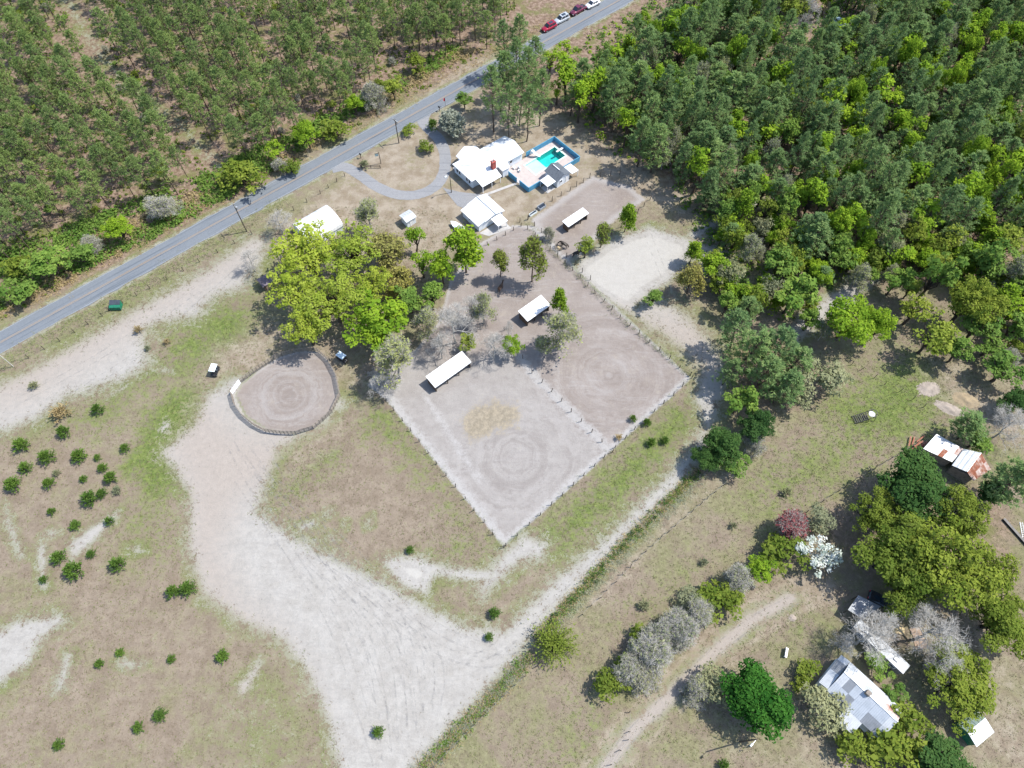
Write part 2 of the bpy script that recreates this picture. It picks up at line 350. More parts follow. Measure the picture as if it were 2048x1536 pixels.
def ground_material():
    t = NT('ground'); p = t.pos()
    n0 = t.noise(.03, 4, .55, p); n1 = t.noise(.13, 6, .62, p); nm = t.noise(.38, 7, .66, p); n2 = t.noise(1.1, 8, .7, p); n3 = t.noise(4.2, 6, .72, p); n4 = t.noise(12, 3, .7, p)
    def streak(rot, sx, sy, d=.8):
        mp = t.n('Mapping', {'Vector': p, 'Rotation': (0, 0, R(rot)), 'Scale': (sx, sy, 1)}).outputs[0]; return t.noise(1.0, 7, .68, mp, d)
    st = streak(-47, .13, .9, 1.6); st2 = streak(15, .2, .8, 2.0); st3 = streak(40, .5, 1.8, 1.2)
    A = {k: t.attr(k) for k in masks}
    def c_(x, lo=.34, hi=.66): return t.ss(x, lo, hi)
    sh = lambda x: t.math('SUBTRACT', x, .5)
    def edge(a, k2, k3, w, lo=.5, km=.8):
        x = t.math('MULTIPLY_ADD', sh(n2), k2, a); x = t.math('MULTIPLY_ADD', sh(n3), k3, x); x = t.math('MULTIPLY_ADD', sh(nm), km, x)
        return t.ss(x, lo - w, lo + w)
    def gain(a3, a4, a2=0.0):
        g = t.math('MULTIPLY_ADD', sh(n3), a3, 1.0); g = t.math('MULTIPLY_ADD', sh(n4), a4, g)
        return t.math('MULTIPLY_ADD', sh(n2), a2, g) if a2 else g
    grain = gain(.75, .45, .4); soft = gain(.36, .2, .4); fine = gain(.20, .12, .22)
    def mul(c, g): return t.mix(1.0, c, t.n('CombineColor', {0: g, 1: g, 2: g}).outputs[0], 'MULTIPLY')
    def addn(*q):
        r_ = q[0]
        for x in q[1:]: r_ = t.math('ADD', r_, x)
        return r_
    # old dry grass: brown thatch, olive regrowth, pale wisps and bare crumbs
    field = t.mix(c_(nm), (.160, .128, .096), (.212, .174, .134))
    fo_ = addn(t.math('MULTIPLY', sh(n1), 1.9), t.math('MULTIPLY', sh(nm), 1.3), t.math('MULTIPLY', sh(n2), .7), t.math('MULTIPLY', A['brown'], -.55))
    field = t.mix(t.math('MULTIPLY', t.ss(fo_, -.32, .30), .88), field, t.mix(c_(n2), (.125, .126, .060), (.180, .172, .096)))
    field = t.mix(t.math('MULTIPLY', t.ss(addn(sh(st3), t.math('MULTIPLY', sh(n0), .8)), .08, .30), .3), field, (.25, .215, .165))
    field = mul(field, grain)
    field = t.mix(t.ss(addn(t.math('MULTIPLY', n3, .7), t.math('MULTIPLY', n2, .45)), .70, .78), field, (.31, .275, .22))
    field = t.mix(t.math('MULTIPLY', t.ss(addn(t.math('MULTIPLY', n3, .8), t.math('MULTIPLY', n4, .4)), .44, .34), .3), field, (.08, .072, .042))
    gr = mul(t.mix(c_(n2), (.066, .110, .022), (.135, .165, .045)), grain)
    c = t.mix(t.math('MULTIPLY', edge(A['green'], 1.5, 1.1, .34, .55, 1.5), .9), field, gr)
    straw = mul(t.mix(c_(n2), (.115, .078, .055), (.235, .176, .136)), grain)
    straw = t.mix(t.math('MULTIPLY', t.ss(addn(n1, t.math('MULTIPLY', sh(nm), .8)), .46, .66), .85), straw, mul((.115, .118, .045), grain))
    straw = t.mix(t.ss(addn(t.math('MULTIPLY', n3, .5), t.math('MULTIPLY', n2, .6)), .64, .74), straw, (.27, .225, .185))
    c = t.mix(edge(A['straw'], .7, .6, .25), c, straw)
    tan = mul(t.mix(c_(nm), (.185, .15, .108), (.265, .228, .182)), soft)
    tan = t.mix(t.math('MULTIPLY', t.ss(addn(n1, sh(n2)), .52, .74), .7), tan, mul((.145, .135, .072), grain))
    c = t.mix(t.math('MULTIPLY', edge(A['tan'], 1.2, .9, .34, .5, 1.0), .92), c, tan)
    # harrowed paddock dirt with the faint rings the drag leaves
    dirt = t.mix(c_(n1), (.188, .160, .142), (.225, .198, .180)); dirt = t.mix(t.math('MULTIPLY', c_(nm, .52, .72), .5), dirt, (.275, .242, .203))
    dirt = t.mix(t.math('MULTIPLY', edge(A['greypen'], .6, .3, .4), .8), dirt, t.mix(c_(nm), (.228, .215, .202), (.262, .250, .236)))
    for (cx, cy), rad in ((at(1215, 748)[:2], 18.0), (at(1030, 915)[:2], 15.0), (at(578, 790)[:2], 9.0)):
        v = t.n('VectorMath', {0: p, 1: (cx, cy, 0)}, operation='SUBTRACT').outputs[0]; d = t.n('VectorMath', {0: v}, operation='LENGTH').outputs['Value']
        dd = t.math('MULTIPLY_ADD', sh(nm), 1.6, t.math('MULTIPLY_ADD', sh(n1), 6.0, d))
        rg = t.noise(1.0, 6, .72, t.n('CombineXYZ', {0: t.math('MULTIPLY', dd, .85), 1: t.math('MULTIPLY', n1, 3.0), 2: cx}).outputs[0])
        ins = t.ss(d, rad, rad * .7)
        dirt = t.mix(t.math('MULTIPLY', t.math('MULTIPLY', ins, c_(rg, .45, .66)), .62), dirt, (.262, .246, .234))
        dirt = t.mix(t.math('MULTIPLY', t.math('MULTIPLY', ins, c_(rg, .52, .34)), .46), dirt, (.165, .146, .136))
    dirt = t.mix(t.math('MULTIPLY', c_(st2, .52, .70), .3), dirt, (.19, .167, .157)); dirt = t.mix(t.math('MULTIPLY', c_(st, .52, .72), .45), dirt, (.285, .27, .26))
    dirt = t.mix(t.math('MULTIPLY', t.ss(A['dirt'], .98, .62), .6), dirt, (.30, .288, .278)); dirt = t.mix(t.math('MULTIPLY', edge(A['lane'], 1.2, .8, .3, .5, .6), .75), dirt, (.305, .297, .288)); dirt = t.mix(t.math('MULTIPLY', t.ss(addn(t.math('MULTIPLY', n3, .8), t.math('MULTIPLY', n2, .6)), .78, .86), .4), dirt, (.15, .13, .12)); dirt = mul(dirt, soft)
    dirt = t.mix(t.math('MULTIPLY', edge(A['hay'], 1.2, 1.2, .2, .5, 1.2), .8), dirt, mul(t.mix(c_(n2), (.175, .15, .105), (.26, .22, .155)), grain))
    c = t.mix(edge(A['dirt'], .35, .3, .10, .5, .3), c, dirt)
    # quartz sand
    sand = t.mix(c_(nm), (.262, .248, .226), (.305, .293, .272))
    sand = t.mix(t.math('MULTIPLY', c_(st, .48, .70), .5), sand, (.240, .228, .212)); sand = t.mix(t.math('MULTIPLY', c_(st2, .58, .74), .12), sand, (.24, .23, .22))
    sand = t.mix(t.math('MULTIPLY', c_(n2, .58, .40), .12), sand, (.215, .207, .198))
    sand = t.mix(t.math('MULTIPLY', edge(A['pink'], .8, .4, .5), .75), sand, (.262, .226, .195)); sand = t.mix(t.math('MULTIPLY', t.ss(addn(t.math('MULTIPLY', n3, .9), t.math('MULTIPLY', n2, .5)), .56, .48), .35), sand, (.20, .19, .18)); sand = mul(sand, soft)
    sand = t.mix(t.math('MULTIPLY', t.ss(A['sand'], 1.0, 1.12), .9), sand, mul((.335, .322, .296), fine))
    wd_ = addn(t.math('MULTIPLY', n3, .8), t.math('MULTIPLY', n2, .5), t.math('MULTIPLY', A['sand'], -.22))
    sand = t.mix(t.math('MULTIPLY', t.ss(wd_, .46, .54), t.math('MULTIPLY', t.ss(A['sand'], .9, .5), .6)), sand, (.145, .15, .075))
    es = edge(t.math('MULTIPLY_ADD', A['sand'], 1.8, -.4), 3.2, 3.0, .14, .5, 2.2)
    fr = t.math('MULTIPLY', t.ss(t.math('ABSOLUTE', t.math('SUBTRACT', A['sand'], .40)), .34, .05), .8)      # a greener rim where sand meets sod
    c = t.mix(t.math('MULTIPLY', fr, edge(n1, 1.2, 1.0, .25, .5, .8)), c, mul((.125, .148, .050), grain))
    c = t.mix(es, c, sand)
    h = addn(t.math('MULTIPLY', n3, .7), t.math('MULTIPLY', n2, .8), t.math('MULTIPLY', n4, .3))
    t.pr(c, .95, 0, .1, t.bump(h, .16, .5)); return t.m
M['ground'] = ground_material()
def ground_piece(name, fsel, extra=None):
    q = quads[fsel]; used, inv = np.unique(q, return_inverse=True)
    v = np.stack([PT[used, 0], PT[used, 1], gz[used]], 1); f = inv.reshape(-1, 4); vals = {k: masks[k][used] for k in masks}
    if extra is not None:
        n = len(v); ev, ef = extra; v = np.concatenate([v, ev]); f = np.concatenate([f, ef + n])
        vals = {k: np.concatenate([a, np.zeros(len(ev), np.float32)]) for k, a in vals.items()}
    me = mesh_np(name, v, f, M['ground'], True)
    for k, a in vals.items():
        x = me.attributes.new(k, 'FLOAT', 'POINT'); x.data.foreach_set('value', a.astype(np.float32))
    return tag(obj(name, me), kind='structure')
fdirt = (fm['dirt'] > .5) & (fm['sand'] < .5); fsand = (fm['sand'] >= .5)
fcx = PT[quads, 0].mean(1); fcy = PT[quads, 1].mean(1)
pc = at(578, 790); fpen = fdirt & (np.hypot(fcx - pc.x, fcy - pc.y) < 13)
B_ = 4000.0                                            # the sheet runs on to the horizon
ev = np.array([(x, y, -.03) for x, y in ((-B_, -B_), (B_, -B_), (B_, B_), (-B_, B_), (gx[0], gy[0]), (gx[-1], gy[0]), (gx[-1], gy[-1]), (gx[0], gy[-1]))])
ef = np.array([(0, 1, 5, 4), (1, 2, 6, 5), (2, 3, 7, 6), (3, 0, 4, 7)])
ground_piece('ground', ~(fdirt | fsand), (ev, ef))
ground_piece('sand_path', fsand)
ground_piece('paddock_dirt', fdirt & ~fpen)
ground_piece('round_pen_dirt', fpen)

# ---------------------------------------------------------------- road and drive
def asphalt(name, c1, c2, dark):
    t = NT(name); p = t.objpos(); n1 = t.noise(.25, 5, .6, p); n2 = t.noise(2.2, 6, .65, p); n3 = t.noise(16, 3, .7, p)
    lane = t.noise(1.0, 5, .6, t.n('Mapping', {'Vector': p, 'Scale': (.04, 1.6, 1)}).outputs[0])
    c = t.mix(n1, c1, c2); c = t.mix(t.ss(lane, .5, .68), c, dark)
    g = t.math('MULTIPLY_ADD', n3, .22, t.math('MULTIPLY_ADD', n2, .25, .77))
    c = t.mix(1.0, c, t.n('CombineColor', {0: g, 1: g, 2: g}).outputs[0], 'MULTIPLY')
    cr = t.noise(.6, 8, .75, p, 1.5)
    c = t.mix(t.math('MULTIPLY', t.ss(t.math('ABSOLUTE', t.math('SUBTRACT', cr, .5)), .012, .0), .5), c, (.06, .065, .07))
    t.pr(c, .85, 0, .35, t.bump(n3, .01, .4)); return t.m
M['asphalt'] = asphalt('asphalt', (.120, .138, .160), (.150, .164, .180), (.088, .104, .124))
M['drive'] = asphalt('drive_asphalt', (.185, .191, .202), (.218, .218, .221), (.155, .161, .172))
def paint(name, col, under):
    t = NT(name); n = t.noise(3.0, 6, .7, t.objpos()); t.pr(t.mix(t.ss(n, .50, .66), col, under), .8, 0, .3); return t.m
M['yellow_paint'] = paint('yellow_paint', (.25, .185, .125), (.15, .15, .15))
M['white_paint'] = paint('white_paint', (.30, .31, .315), (.16, .18, .2))
road = empty('road', ab(60, ROAD_B), ANG); tag(road, kind='structure')
def strip(y0, y1, z, jit, x0=-260, x1=300, n=280):
    xs = np.linspace(x0, x1, n); m = MB()
    j0 = rng.normal(0, jit, n); j1 = rng.normal(0, jit, n)
    for i in range(n): m.v += [(xs[i], y0 + j0[i], z), (xs[i], y1 + j1[i], z)]
    for i in range(n - 1): m.f.append((2 * i, 2 * i + 2, 2 * i + 3, 2 * i + 1)); m.mi.append(0)
    return m
strip(-ROAD_W / 2, ROAD_W / 2, .022, .16).build('asphalt', M['asphalt'], road)
for y in (-.16, .10): strip(y, y + .12, .027, .004).build('centre_line', M['yellow_paint'], road)
for y in (-ROAD_W / 2 + .15, ROAD_W / 2 - .22): strip(y, y + .07, .027, .006).build('edge_line', M['white_paint'], road)
strip(-.42, -.36, .0265, .02).build('seam', M['dark_plastic'], road)
def ribbon(name, pts, wid, z, mat, jit=.08):
    pts = [Vector(p) for p in pts]; q = []
    for i in range(len(pts) - 1):
        p0 = pts[max(i - 1, 0)]; p1 = pts[i]; p2 = pts[i + 1]; p3 = pts[min(i + 2, len(pts) - 1)]
        for k in range(8):
            t = k / 8; q.append(.5 * ((2 * p1) + (p2 - p0) * t + (2 * p0 - 5 * p1 + 4 * p2 - p3) * t * t + (3 * p1 - p0 - 3 * p2 + p3) * t ** 3))
    q.append(pts[-1]); m = MB(); n = len(q)
    for i in range(n):
        d = (q[min(i + 1, n - 1)] - q[max(i - 1, 0)]).normalized(); s = Vector((-d.y, d.x, 0)); ww = wid[0] + (wid[1] - wid[0]) * i / n if isinstance(wid, tuple) else wid
        for k in range(5):
            e = (k / 4 - .5) * (ww + random.gauss(0, jit)); m.v.append((*(q[i] + s * e)[:2], z))
    for i in range(n - 1):
        for k in range(4): m.f.append((5 * i + k, 5 * i + k + 1, 5 * i + k + 6, 5 * i + k + 5)); m.mi.append(0)
    return m.build(name, mat)
tag(ribbon('driveway', P('664,338 690,334 720,350 755,374 795,389 835,389 870,373 888,345 890,310 880,282 862,262 846,244 852,226'), 2.7, .012, M['drive']), kind='structure')
tag(MB().poly([ab(*q, .016) for q in ((66.2, 96.5), (70.5, 91.6), (70.8, 90.8), (69.2, 90.8), (64.2, 91.1), (63.2, 93.6), (64.0, 100.0))][::-1]).build('concrete_apron', M['drive']), kind='structure')
tag(MB().poly([ab(*q, .012) for q in ((69.5, 92.6), (77.6, 90.6), (77.7, 89.9), (69.5, 91.9))]).build('footpath', M['concrete']), kind='structure')
tag(MB().poly([ab(*q, .012) for q in ((61.9, 84.2), (68.4, 84.1), (68.2, 80.8), (63.0, 82.2))]).build('porch_slab', M['concrete']), kind='structure')

# ---------------------------------------------------------------- buildings
def bld(name, a0, b0, label, cat='building'):
    return empty(name, ab(a0, b0), ANG, label, cat)
def roof_plane(m, pts, t=.08, rib=.55, mi=0):
    """a metal slope: plate plus raised seams; pts eave0, eave1, ridge1, ridge0"""
    p = [Vector(q) for q in pts]; m.slab(p, t, mi); L = (p[1] - p[0]).length; n = max(1, int(L / rib)); nrm = (p[1] - p[0]).cross(p[3] - p[0]).normalized() * .02
    for i in range(1, n):
        s = i / n; m.bar(p[0].lerp(p[1], s) + nrm, p[3].lerp(p[2], s) + nrm, .035, mi)
    return m
def window(parent, p, n, wd, ht):
    """a framed window on a wall: p centre, n outward unit vector in the parent's frame"""
    n = Vector(n); s = Vector((-n.y, n.x, 0)); p = Vector(p); m = MB()
    def box(c, hw, hh, d0, d1):
        lo = [c + s * x + Vector((0, 0, z)) + n * d0 for x, z in ((-hw, -hh), (hw, -hh), (hw, hh), (-hw, hh))]
        hi = [q + n * (d1 - d0) for q in lo]; return lo, hi
    for c, hw, hh in ((p + Vector((0, 0, ht / 2)), wd / 2 + .08, .06), (p - Vector((0, 0, ht / 2)), wd / 2 + .08, .06), (p + s * wd / 2, .06, ht / 2 - .06), (p - s * wd / 2, .06, ht / 2 - .06)):
        m.hexa(*box(c, hw, hh, .0, .07))
    o = m.build('window', M['trim'], parent)
    MB().hexa(*box(p, wd / 2 - .06, ht / 2 - .06, .0, .03)).build('pane', M['glass'], o)
    return o
# main house, local axes a along the road, b away from the camera; base at a=76, b=98
def rel_(a0, b0): return lambda a, b, z=0.0: (a - a0, b - b0, z)
h = bld('house', 76, 98, 'white metal-roofed farmhouse with a red brick chimney beside the pool', 'house'); q = rel_(76, 98)
m = MB(); m.prism([q(69.1, 95.6)[:2], q(83.5, 95.0)[:2], q(83.5, 101.3)[:2], q(69.1, 102.1)[:2]], -.1, 2.38); m.build('wall', M['white_wall'], h)
m = MB(); m.prism([q(71.3, 102.0)[:2], q(76.2, 101.9)[:2], q(76.2, 103.5)[:2], q(71.3, 103.5)[:2]], -.1, 2.3); m.build('porch_wall', M['white_wall'], h)
m = MB()
E0, R0 = 2.45, 3.45
roof_plane(m, [q(68.8, 95.3, E0), q(83.8, 94.6, E0), q(83.9, 98.3, R0), q(71.4, 98.6, R0)])
roof_plane(m, [q(83.8, 101.7, E0), q(68.8, 102.4, E0), q(71.4, 98.6, R0), q(83.9, 98.3, R0)])
roof_plane(m, [q(68.8, 102.4, E0), q(68.8, 95.3, E0), q(71.4, 98.55, R0), q(71.4, 98.65, R0)])
m.poly([q(83.5, 95.0, 2.38), q(83.5, 101.3, 2.38), q(83.5, 98.3, 3.36)]); rf = m.build('roof', M['white_metal'], h)
m = MB(); roof_plane(m, [q(71.0, 103.9, E0), q(71.0, 101.6, E0), q(73.8, 98.7, 3.50), q(73.8, 104.3, 3.35)]); roof_plane(m, [q(76.6, 101.6, E0), q(76.6, 103.5, E0), q(73.8, 104.3, 3.35), q(73.8, 98.7, 3.50)])
m.build('porch_roof', M['white_metal'], h)
m = MB(); roof_plane(m, [q(69.8, 92.7, 2.05), q(75.3, 92.5, 2.05), q(75.6, 95.6, 2.62), q(69.9, 95.7, 2.60)]); m.build('carport_roof', M['white_metal'], h)
for a in (70.0, 72.6, 75.1): MB().box(a - 76 - .06, a - 76 + .06, -5.25, -5.13, -.1, 2.0).build('post', M['trim'], h)
m = MB(); roof_plane(m, [q(76.3, 93.4, 2.2), q(78.5, 93.4, 2.2), q(78.9, 95.0, 2.55), q(76.2, 95.1, 2.55)]); m.build('side_roof', M['white_metal'], h)
m = MB(); m.prism([q(76.5, 93.6)[:2], q(78.3, 93.6)[:2], q(78.4, 95.1)[:2], q(76.5, 95.1)[:2]], -.1, 2.15); m.build('side_wall', M['white_wall'], h)
m = MB(); m.box(-1.35, -.35, -3.1, -2.3, 1.8, 4.45); m.box(-1.42, -.28, -3.17, -2.23, 4.45, 4.6); ch = m.build('chimney', M['brick'], h)
for dx in (-1.1, -.6): MB().cyl((dx, -2.7, 4.6), (dx, -2.7, 4.85), .14).build('chimney_pot', M['concrete'], ch)
for b in (101.0, 100.1, 97.4, 96.5): window(h, q(69.1, b, 1.35), (-1, 0, 0), .72, 1.15)
for a in (80.2, 82.3): window(h, q(a, 95.14, 1.4), (0, -1, 0), .8, .9)
window(h, q(72.6, 95.46, 1.4), (0, -1, 0), .9, 1.0)
MB().box(*(lambda a, b: (a - 76 - .5, a - 76 + .5, b - 98 - .06, b - 98 + .02))(79.3, 95.2), -.05, 2.05).build('door', M['trim'], h)
m = MB(); m.box(-6.6, -5.6, 4.35, 5.3, -.05, .28); m.build('step', M['concrete'], h)
# cottage
h = bld('cottage', 65.5, 87.5, 'small white cottage with a low ridged metal roof and front porch', 'house'); q = rel_(65.5, 87.5)
m = MB(); m.prism([q(62.2, 84.6)[:2], q(68.8, 84.5)[:2], q(68.8, 90.4)[:2], q(62.2, 90.3)[:2]], -.1, 1.98)
m.poly([q(63.8, 84.6, 1.98), q(68.8, 84.5, 1.98), q(66.6, 84.55, 2.7)]); m.build('wall', M['white_wall'], h)
m = MB(); roof_plane(m, [q(69.15, 84.15, 2.05), q(69.15, 90.7, 2.05), q(66.6, 90.75, 2.85), q(66.6, 84.15, 2.85)]); m.build('roof', M['white_metal'], h)
m = MB(); roof_plane(m, [q(63.75, 90.75, 2.30), q(63.75, 84.2, 2.30), q(66.57, 84.2, 2.83), q(66.57, 90.75, 2.83)]); m.build('roof', M['white_metal'], h)
m = MB(); m.bar(q(66.6, 84.1, 2.87), q(66.6, 90.8, 2.87), .16); m.build('ridge_cap', M['galv'], h)
m = MB(); roof_plane(m, [q(61.85, 90.6, 1.98), q(61.85, 84.4, 1.98), q(63.8, 84.4, 2.27), q(63.8, 90.6, 2.27)]); m.build('lean_to_roof', M['white_metal'], h)
m = MB(); roof_plane(m, [q(65.3, 81.7, 1.85), q(67.95, 81.7, 1.85), q(67.95, 84.3, 2.0), q(65.3, 84.3, 2.0)]); m.build('porch_roof', M['white_metal'], h)
for a in (65.45, 67.8): MB().box(*(a - 65.5 - .05, a - 65.5 + .05), -5.7, -5.6, -.1, 1.8).build('post', M['trim'], h)
window(h, q(62.2, 87.9, 1.2), (-1, 0, 0), .55, .8); window(h, q(67.9, 84.5, 1.2), (0, -1, 0), .7, .8)
MB().box(.7, 1.5, -3.02, -2.94, -.05, 1.9).build('door', M['trim'], h)
# pool garden
pe = bld('pool_fence', 85.7, 91, 'bright blue privacy fence of flat panels around the swimming pool', 'fence'); q = rel_(85.7, 91)
def fence_side(a0, b0, a1, b1, skip=()):
    p0 = Vector(q(a0, b0)); p1 = Vector(q(a1, b1)); n = max(1, round((p1 - p0).length / 2.0)); d = (p1 - p0).normalized(); s = Vector((-d.y, d.x, 0))
    for i in range(n):
        if i in skip: continue
        c0 = p0.lerp(p1, i / n) + d * .02; c1 = p0.lerp(p1, (i + 1) / n) - d * .02; m = MB()
        m.hexa([(*(c0 - s * .06)[:2], -.1), (*(c1 - s * .06)[:2], -.1), (*(c1 + s * .06)[:2], -.1), (*(c0 + s * .06)[:2], -.1)], [(*(c0 - s * .06)[:2], 1.25), (*(c1 - s * .06)[:2], 1.25), (*(c1 + s * .06)[:2], 1.25), (*(c0 + s * .06)[:2], 1.25)])
        e = Vector((0, 0, 1.3)); m.bar(c0 + e, c1 + e, .14); m.build('panel', M['blue_wall'], pe)
fence_side(78.1, 86.4, 83.2, 86.3); fence_side(87.9, 86.2, 93.6, 86.1); fence_side(93.6, 86.1, 93.5, 94.9); fence_side(93.5, 94.9, 84.9, 95.2); fence_side(77.9, 93.3, 77.95, 90.4); fence_side(78.0, 89.4, 78.1, 86.4)
g = MB(); g.box(-7.78, -7.68, -1.55, -1.45, -.1, 1.7); g.box(-7.78, -7.68, -.72, -.62, -.1, 1.7)
for z in (.3, .8, 1.3): g.box(-7.76, -7.70, -1.45, -.72, z, z + .1)
g.build('gate', M['trim'], pe)
dk = MB(); x0, x1, y0, y1 = 82.9, 92.2, 89.45, 93.25                # basin opening
for r in ((78.15, x0, 86.5, 95.0), (x1, 93.45, 86.3, 94.8), (x0, x1, 86.3, y0), (x0, x1, y1, 95.0)): dk.box(r[0] - 85.7, r[1] - 85.7, r[2] - 91, r[3] - 91, -.12, .05)
tag(dk.build('pool_deck', M['deck'], None, ab(85.7, 91), ANG), kind='structure')
M['plaster'] = surf('plaster', (.50, .74, .69), (.45, .69, .64), .8, .6, 0, .3, .05)
def water_mat():
    t = NT('pool_water'); n = t.noise(2.6, 4, .6, t.objpos(), .8); bp = t.bump(n, .015, .2)
    fr = t.n('Fresnel', {'IOR': 1.33, 'Normal': bp}); tr = t.n('BsdfTransparent', {0: (.80, .97, .96)}); gl = t.n('BsdfGlossy', {0: (1, 1, 1), 1: .08, 'Normal': bp})
    mx = t.n('MixShader', {0: fr.outputs[0], 1: tr.outputs[0], 2: gl.outputs[0]}); t.t.links.new(mx.outputs[0], t.out.inputs[0]); return t.m
M['pool_paint'] = surf('pool_paint', (.012, .42, .40), (.01, .36, .345), .6, .6, 0, .3, .06)
pl = bld('swimming_pool', 85.7, 91, 'turquoise rectangular swimming pool with a pale shallow end', 'pool')
sec = [(x0, .30), (86.6, .50), (87.3, 1.3), (x1, 1.5)]
m = MB()
for k_, ((a0, d0), (a1, d1)) in enumerate(zip(sec, sec[1:])):
    mi = 0 if k_ == 0 else 1; m.poly([q(a0, y0, -d0), q(a1, y0, -d1), q(a1, y1, -d1), q(a0, y1, -d0)], mi)
    for y in (y0, y1): m.poly([q(a0, y, .04), q(a1, y, .04), q(a1, y, -d1), q(a0, y, -d0)], mi)
for mi, (a, d) in ((0, sec[0]), (1, sec[-1])): m.poly([q(a, y0, .04), q(a, y1, .04), q(a, y1, -d), q(a, y0, -d)], mi)
m.build('basin', [M['plaster'], M['pool_paint']], pl)
MB().poly([q(x0 + .01, y0 + .01, -.1), q(x1 - .01, y0 + .01, -.1), q(x1 - .01, y1 - .01, -.1), q(x0 + .01, y1 - .01, -.1)]).build('water', water_mat(), pl)
m = MB()
for r in ((x0 - .25, x1 + .25, y0 - .25, y0 + .02), (x0 - .25, x1 + .25, y1 - .02, y1 + .25), (x0 - .25, x0 + .02, y0 + .02, y1 - .02), (x1 - .02, x1 + .25, y0 + .02, y1 - .02)): m.box(r[0] - 85.7, r[1] - 85.7, r[2] - 91, r[3] - 91, .051, .085)
m.build('coping', M['plaster'], pl)
sd = empty('pool_slide', ab(86.2, 94.1), ANG, 'white curved slide at the far long side of the pool', 'slide')
m = MB(); cv = [(0, .5, 1.7), (.1, .1, 1.55), (.35, -.4, 1.0), (.8, -.75, .45), (1.3, -.95, .15)]
for p0, p1 in zip(cv, cv[1:]):
    d = Vector((p1[0] - p0[0], p1[1] - p0[1], 0)).normalized(); s_ = Vector((-d.y, d.x, 0)) * .28
    m.hexa([Vector(p0) - s_ - Vector((0, 0, .05)), Vector(p1) - s_ - Vector((0, 0, .05)), Vector(p1) + s_ - Vector((0, 0, .05)), Vector(p0) + s_ - Vector((0, 0, .05))], [Vector(p0) - s_, Vector(p1) - s_, Vector(p1) + s_, Vector(p0) + s_])
    for e in (-1, 1): m.bar(Vector(p0) + s_ * e, Vector(p1) + s_ * e, .12)
m.build('chute', M['trim'], sd)
m = MB()
for x in (-.25, .25): m.bar((x, 1.0, .0), (x, .55, 1.9), .07)
for k in range(5): m.bar((-.25, .95 - .08 * k, .3 + .32 * k), (.25, .95 - .08 * k, .3 + .32 * k), .06)
m.build('ladder', M['trim'], sd)
db = empty('diving_board', ab(92.6, 91.4), ANG, 'white diving board at the deep end of the pool', 'diving board')
MB().box(-1.5, .7, -.22, .22, .5, .57).build('board', M['trim'], db); MB().box(.1, .5, -.2, .2, 0, .5).build('stand', M['grey_metal'], db)
for k, (a, b) in enumerate(((80.3, 94.0), (81.2, 93.3), (80.6, 92.6))):
    c = empty('patio_chair', ab(a, b, .05), ANG + k * 1.9, ['white patio chair by the house wall, left of two others near the pool', 'white patio chair nearest the pool beside the house wall', 'white patio chair in the house shadow, closest to the pool gate'][k], 'chair', 'white chairs by the pool')
    MB().box(-.28, .28, -.28, .28, .38, .44).build('seat', M['trim'], c); MB().box(-.28, .28, .24, .3, .44, .95).build('backrest', M['trim'], c)
    for sx in (-.25, .25):
        for sy in (-.25, .25): MB().box(sx - .03, sx + .03, sy - .03, sy + .03, 0, .38).build('leg', M['trim'], c)
# pool house
h = bld('pool_house', 85.7, 85, 'white pool house with a dark grey shingle roof at the blue fence', 'shed'); q = rel_(85.7, 85)
m = MB(); m.prism([q(83.9, 83.2)[:2], q(87.6, 83.2)[:2], q(87.6, 87.2)[:2], q(83.9, 87.2)[:2]], -.1, 2.2)
m.poly([q(83.9, 83.2, 2.2), q(87.6, 83.2, 2.2), q(85.75, 83.2, 3.05)]); m.poly([q(87.6, 87.2, 2.2), q(83.9, 87.2, 2.2), q(85.75, 87.2, 3.05)]); m.build('wall', M['white_wall'], h)
for s_ in (-1, 1):
    e = 85.75 + s_ * 2.1; pts = [q(e, 82.95, 2.15), q(e, 87.5, 2.15), q(85.75, 87.5, 3.15), q(85.75, 82.95, 3.15)]
    MB().slab(pts if s_ > 0 else [pts[1], pts[0], pts[3], pts[2]], .07).build('roof', M['dark_shingle'], h)
MB().bar(q(85.75, 84.6, 3.2), q(85.75, 86.8, 3.2), .14).build('ridge_vent', M['trim'], h)
m = MB(); roof_plane(m, [q(81.1, 83.4, 1.95), q(83.6, 83.4, 2.05), q(83.6, 86.05, 2.05), q(81.1, 86.05, 1.95)], .06, 3); m.build('canopy', M['white_metal'], h)
m = MB(); roof_plane(m, [q(88.0, 82.75, 2.0), q(90.0, 82.75, 1.9), q(90.0, 85.5, 1.9), q(88.0, 85.5, 2.0)], .06, 3); m.build('canopy', M['white_metal'], h)
for a, b in ((81.2, 83.5), (81.2, 85.9), (89.9, 82.9), (89.9, 85.4)): MB().box(a - 85.7 - .05, a - 85.7 + .05, b - 85 - .05, b - 85 + .05, -.1, 1.88).build('post', M['trim'], h)
window(h, q(85.0, 83.2, 1.3), (0, -1, 0), .7, .8)
MB().box(.7, 1.5, -1.87, -1.79, -.05, 1.95).build('door', M['trim'], h)
tag(MB().box(-4.6, -2.2, -1.7, .6, -.08, .03).build('canopy_slab', M['concrete'], h))
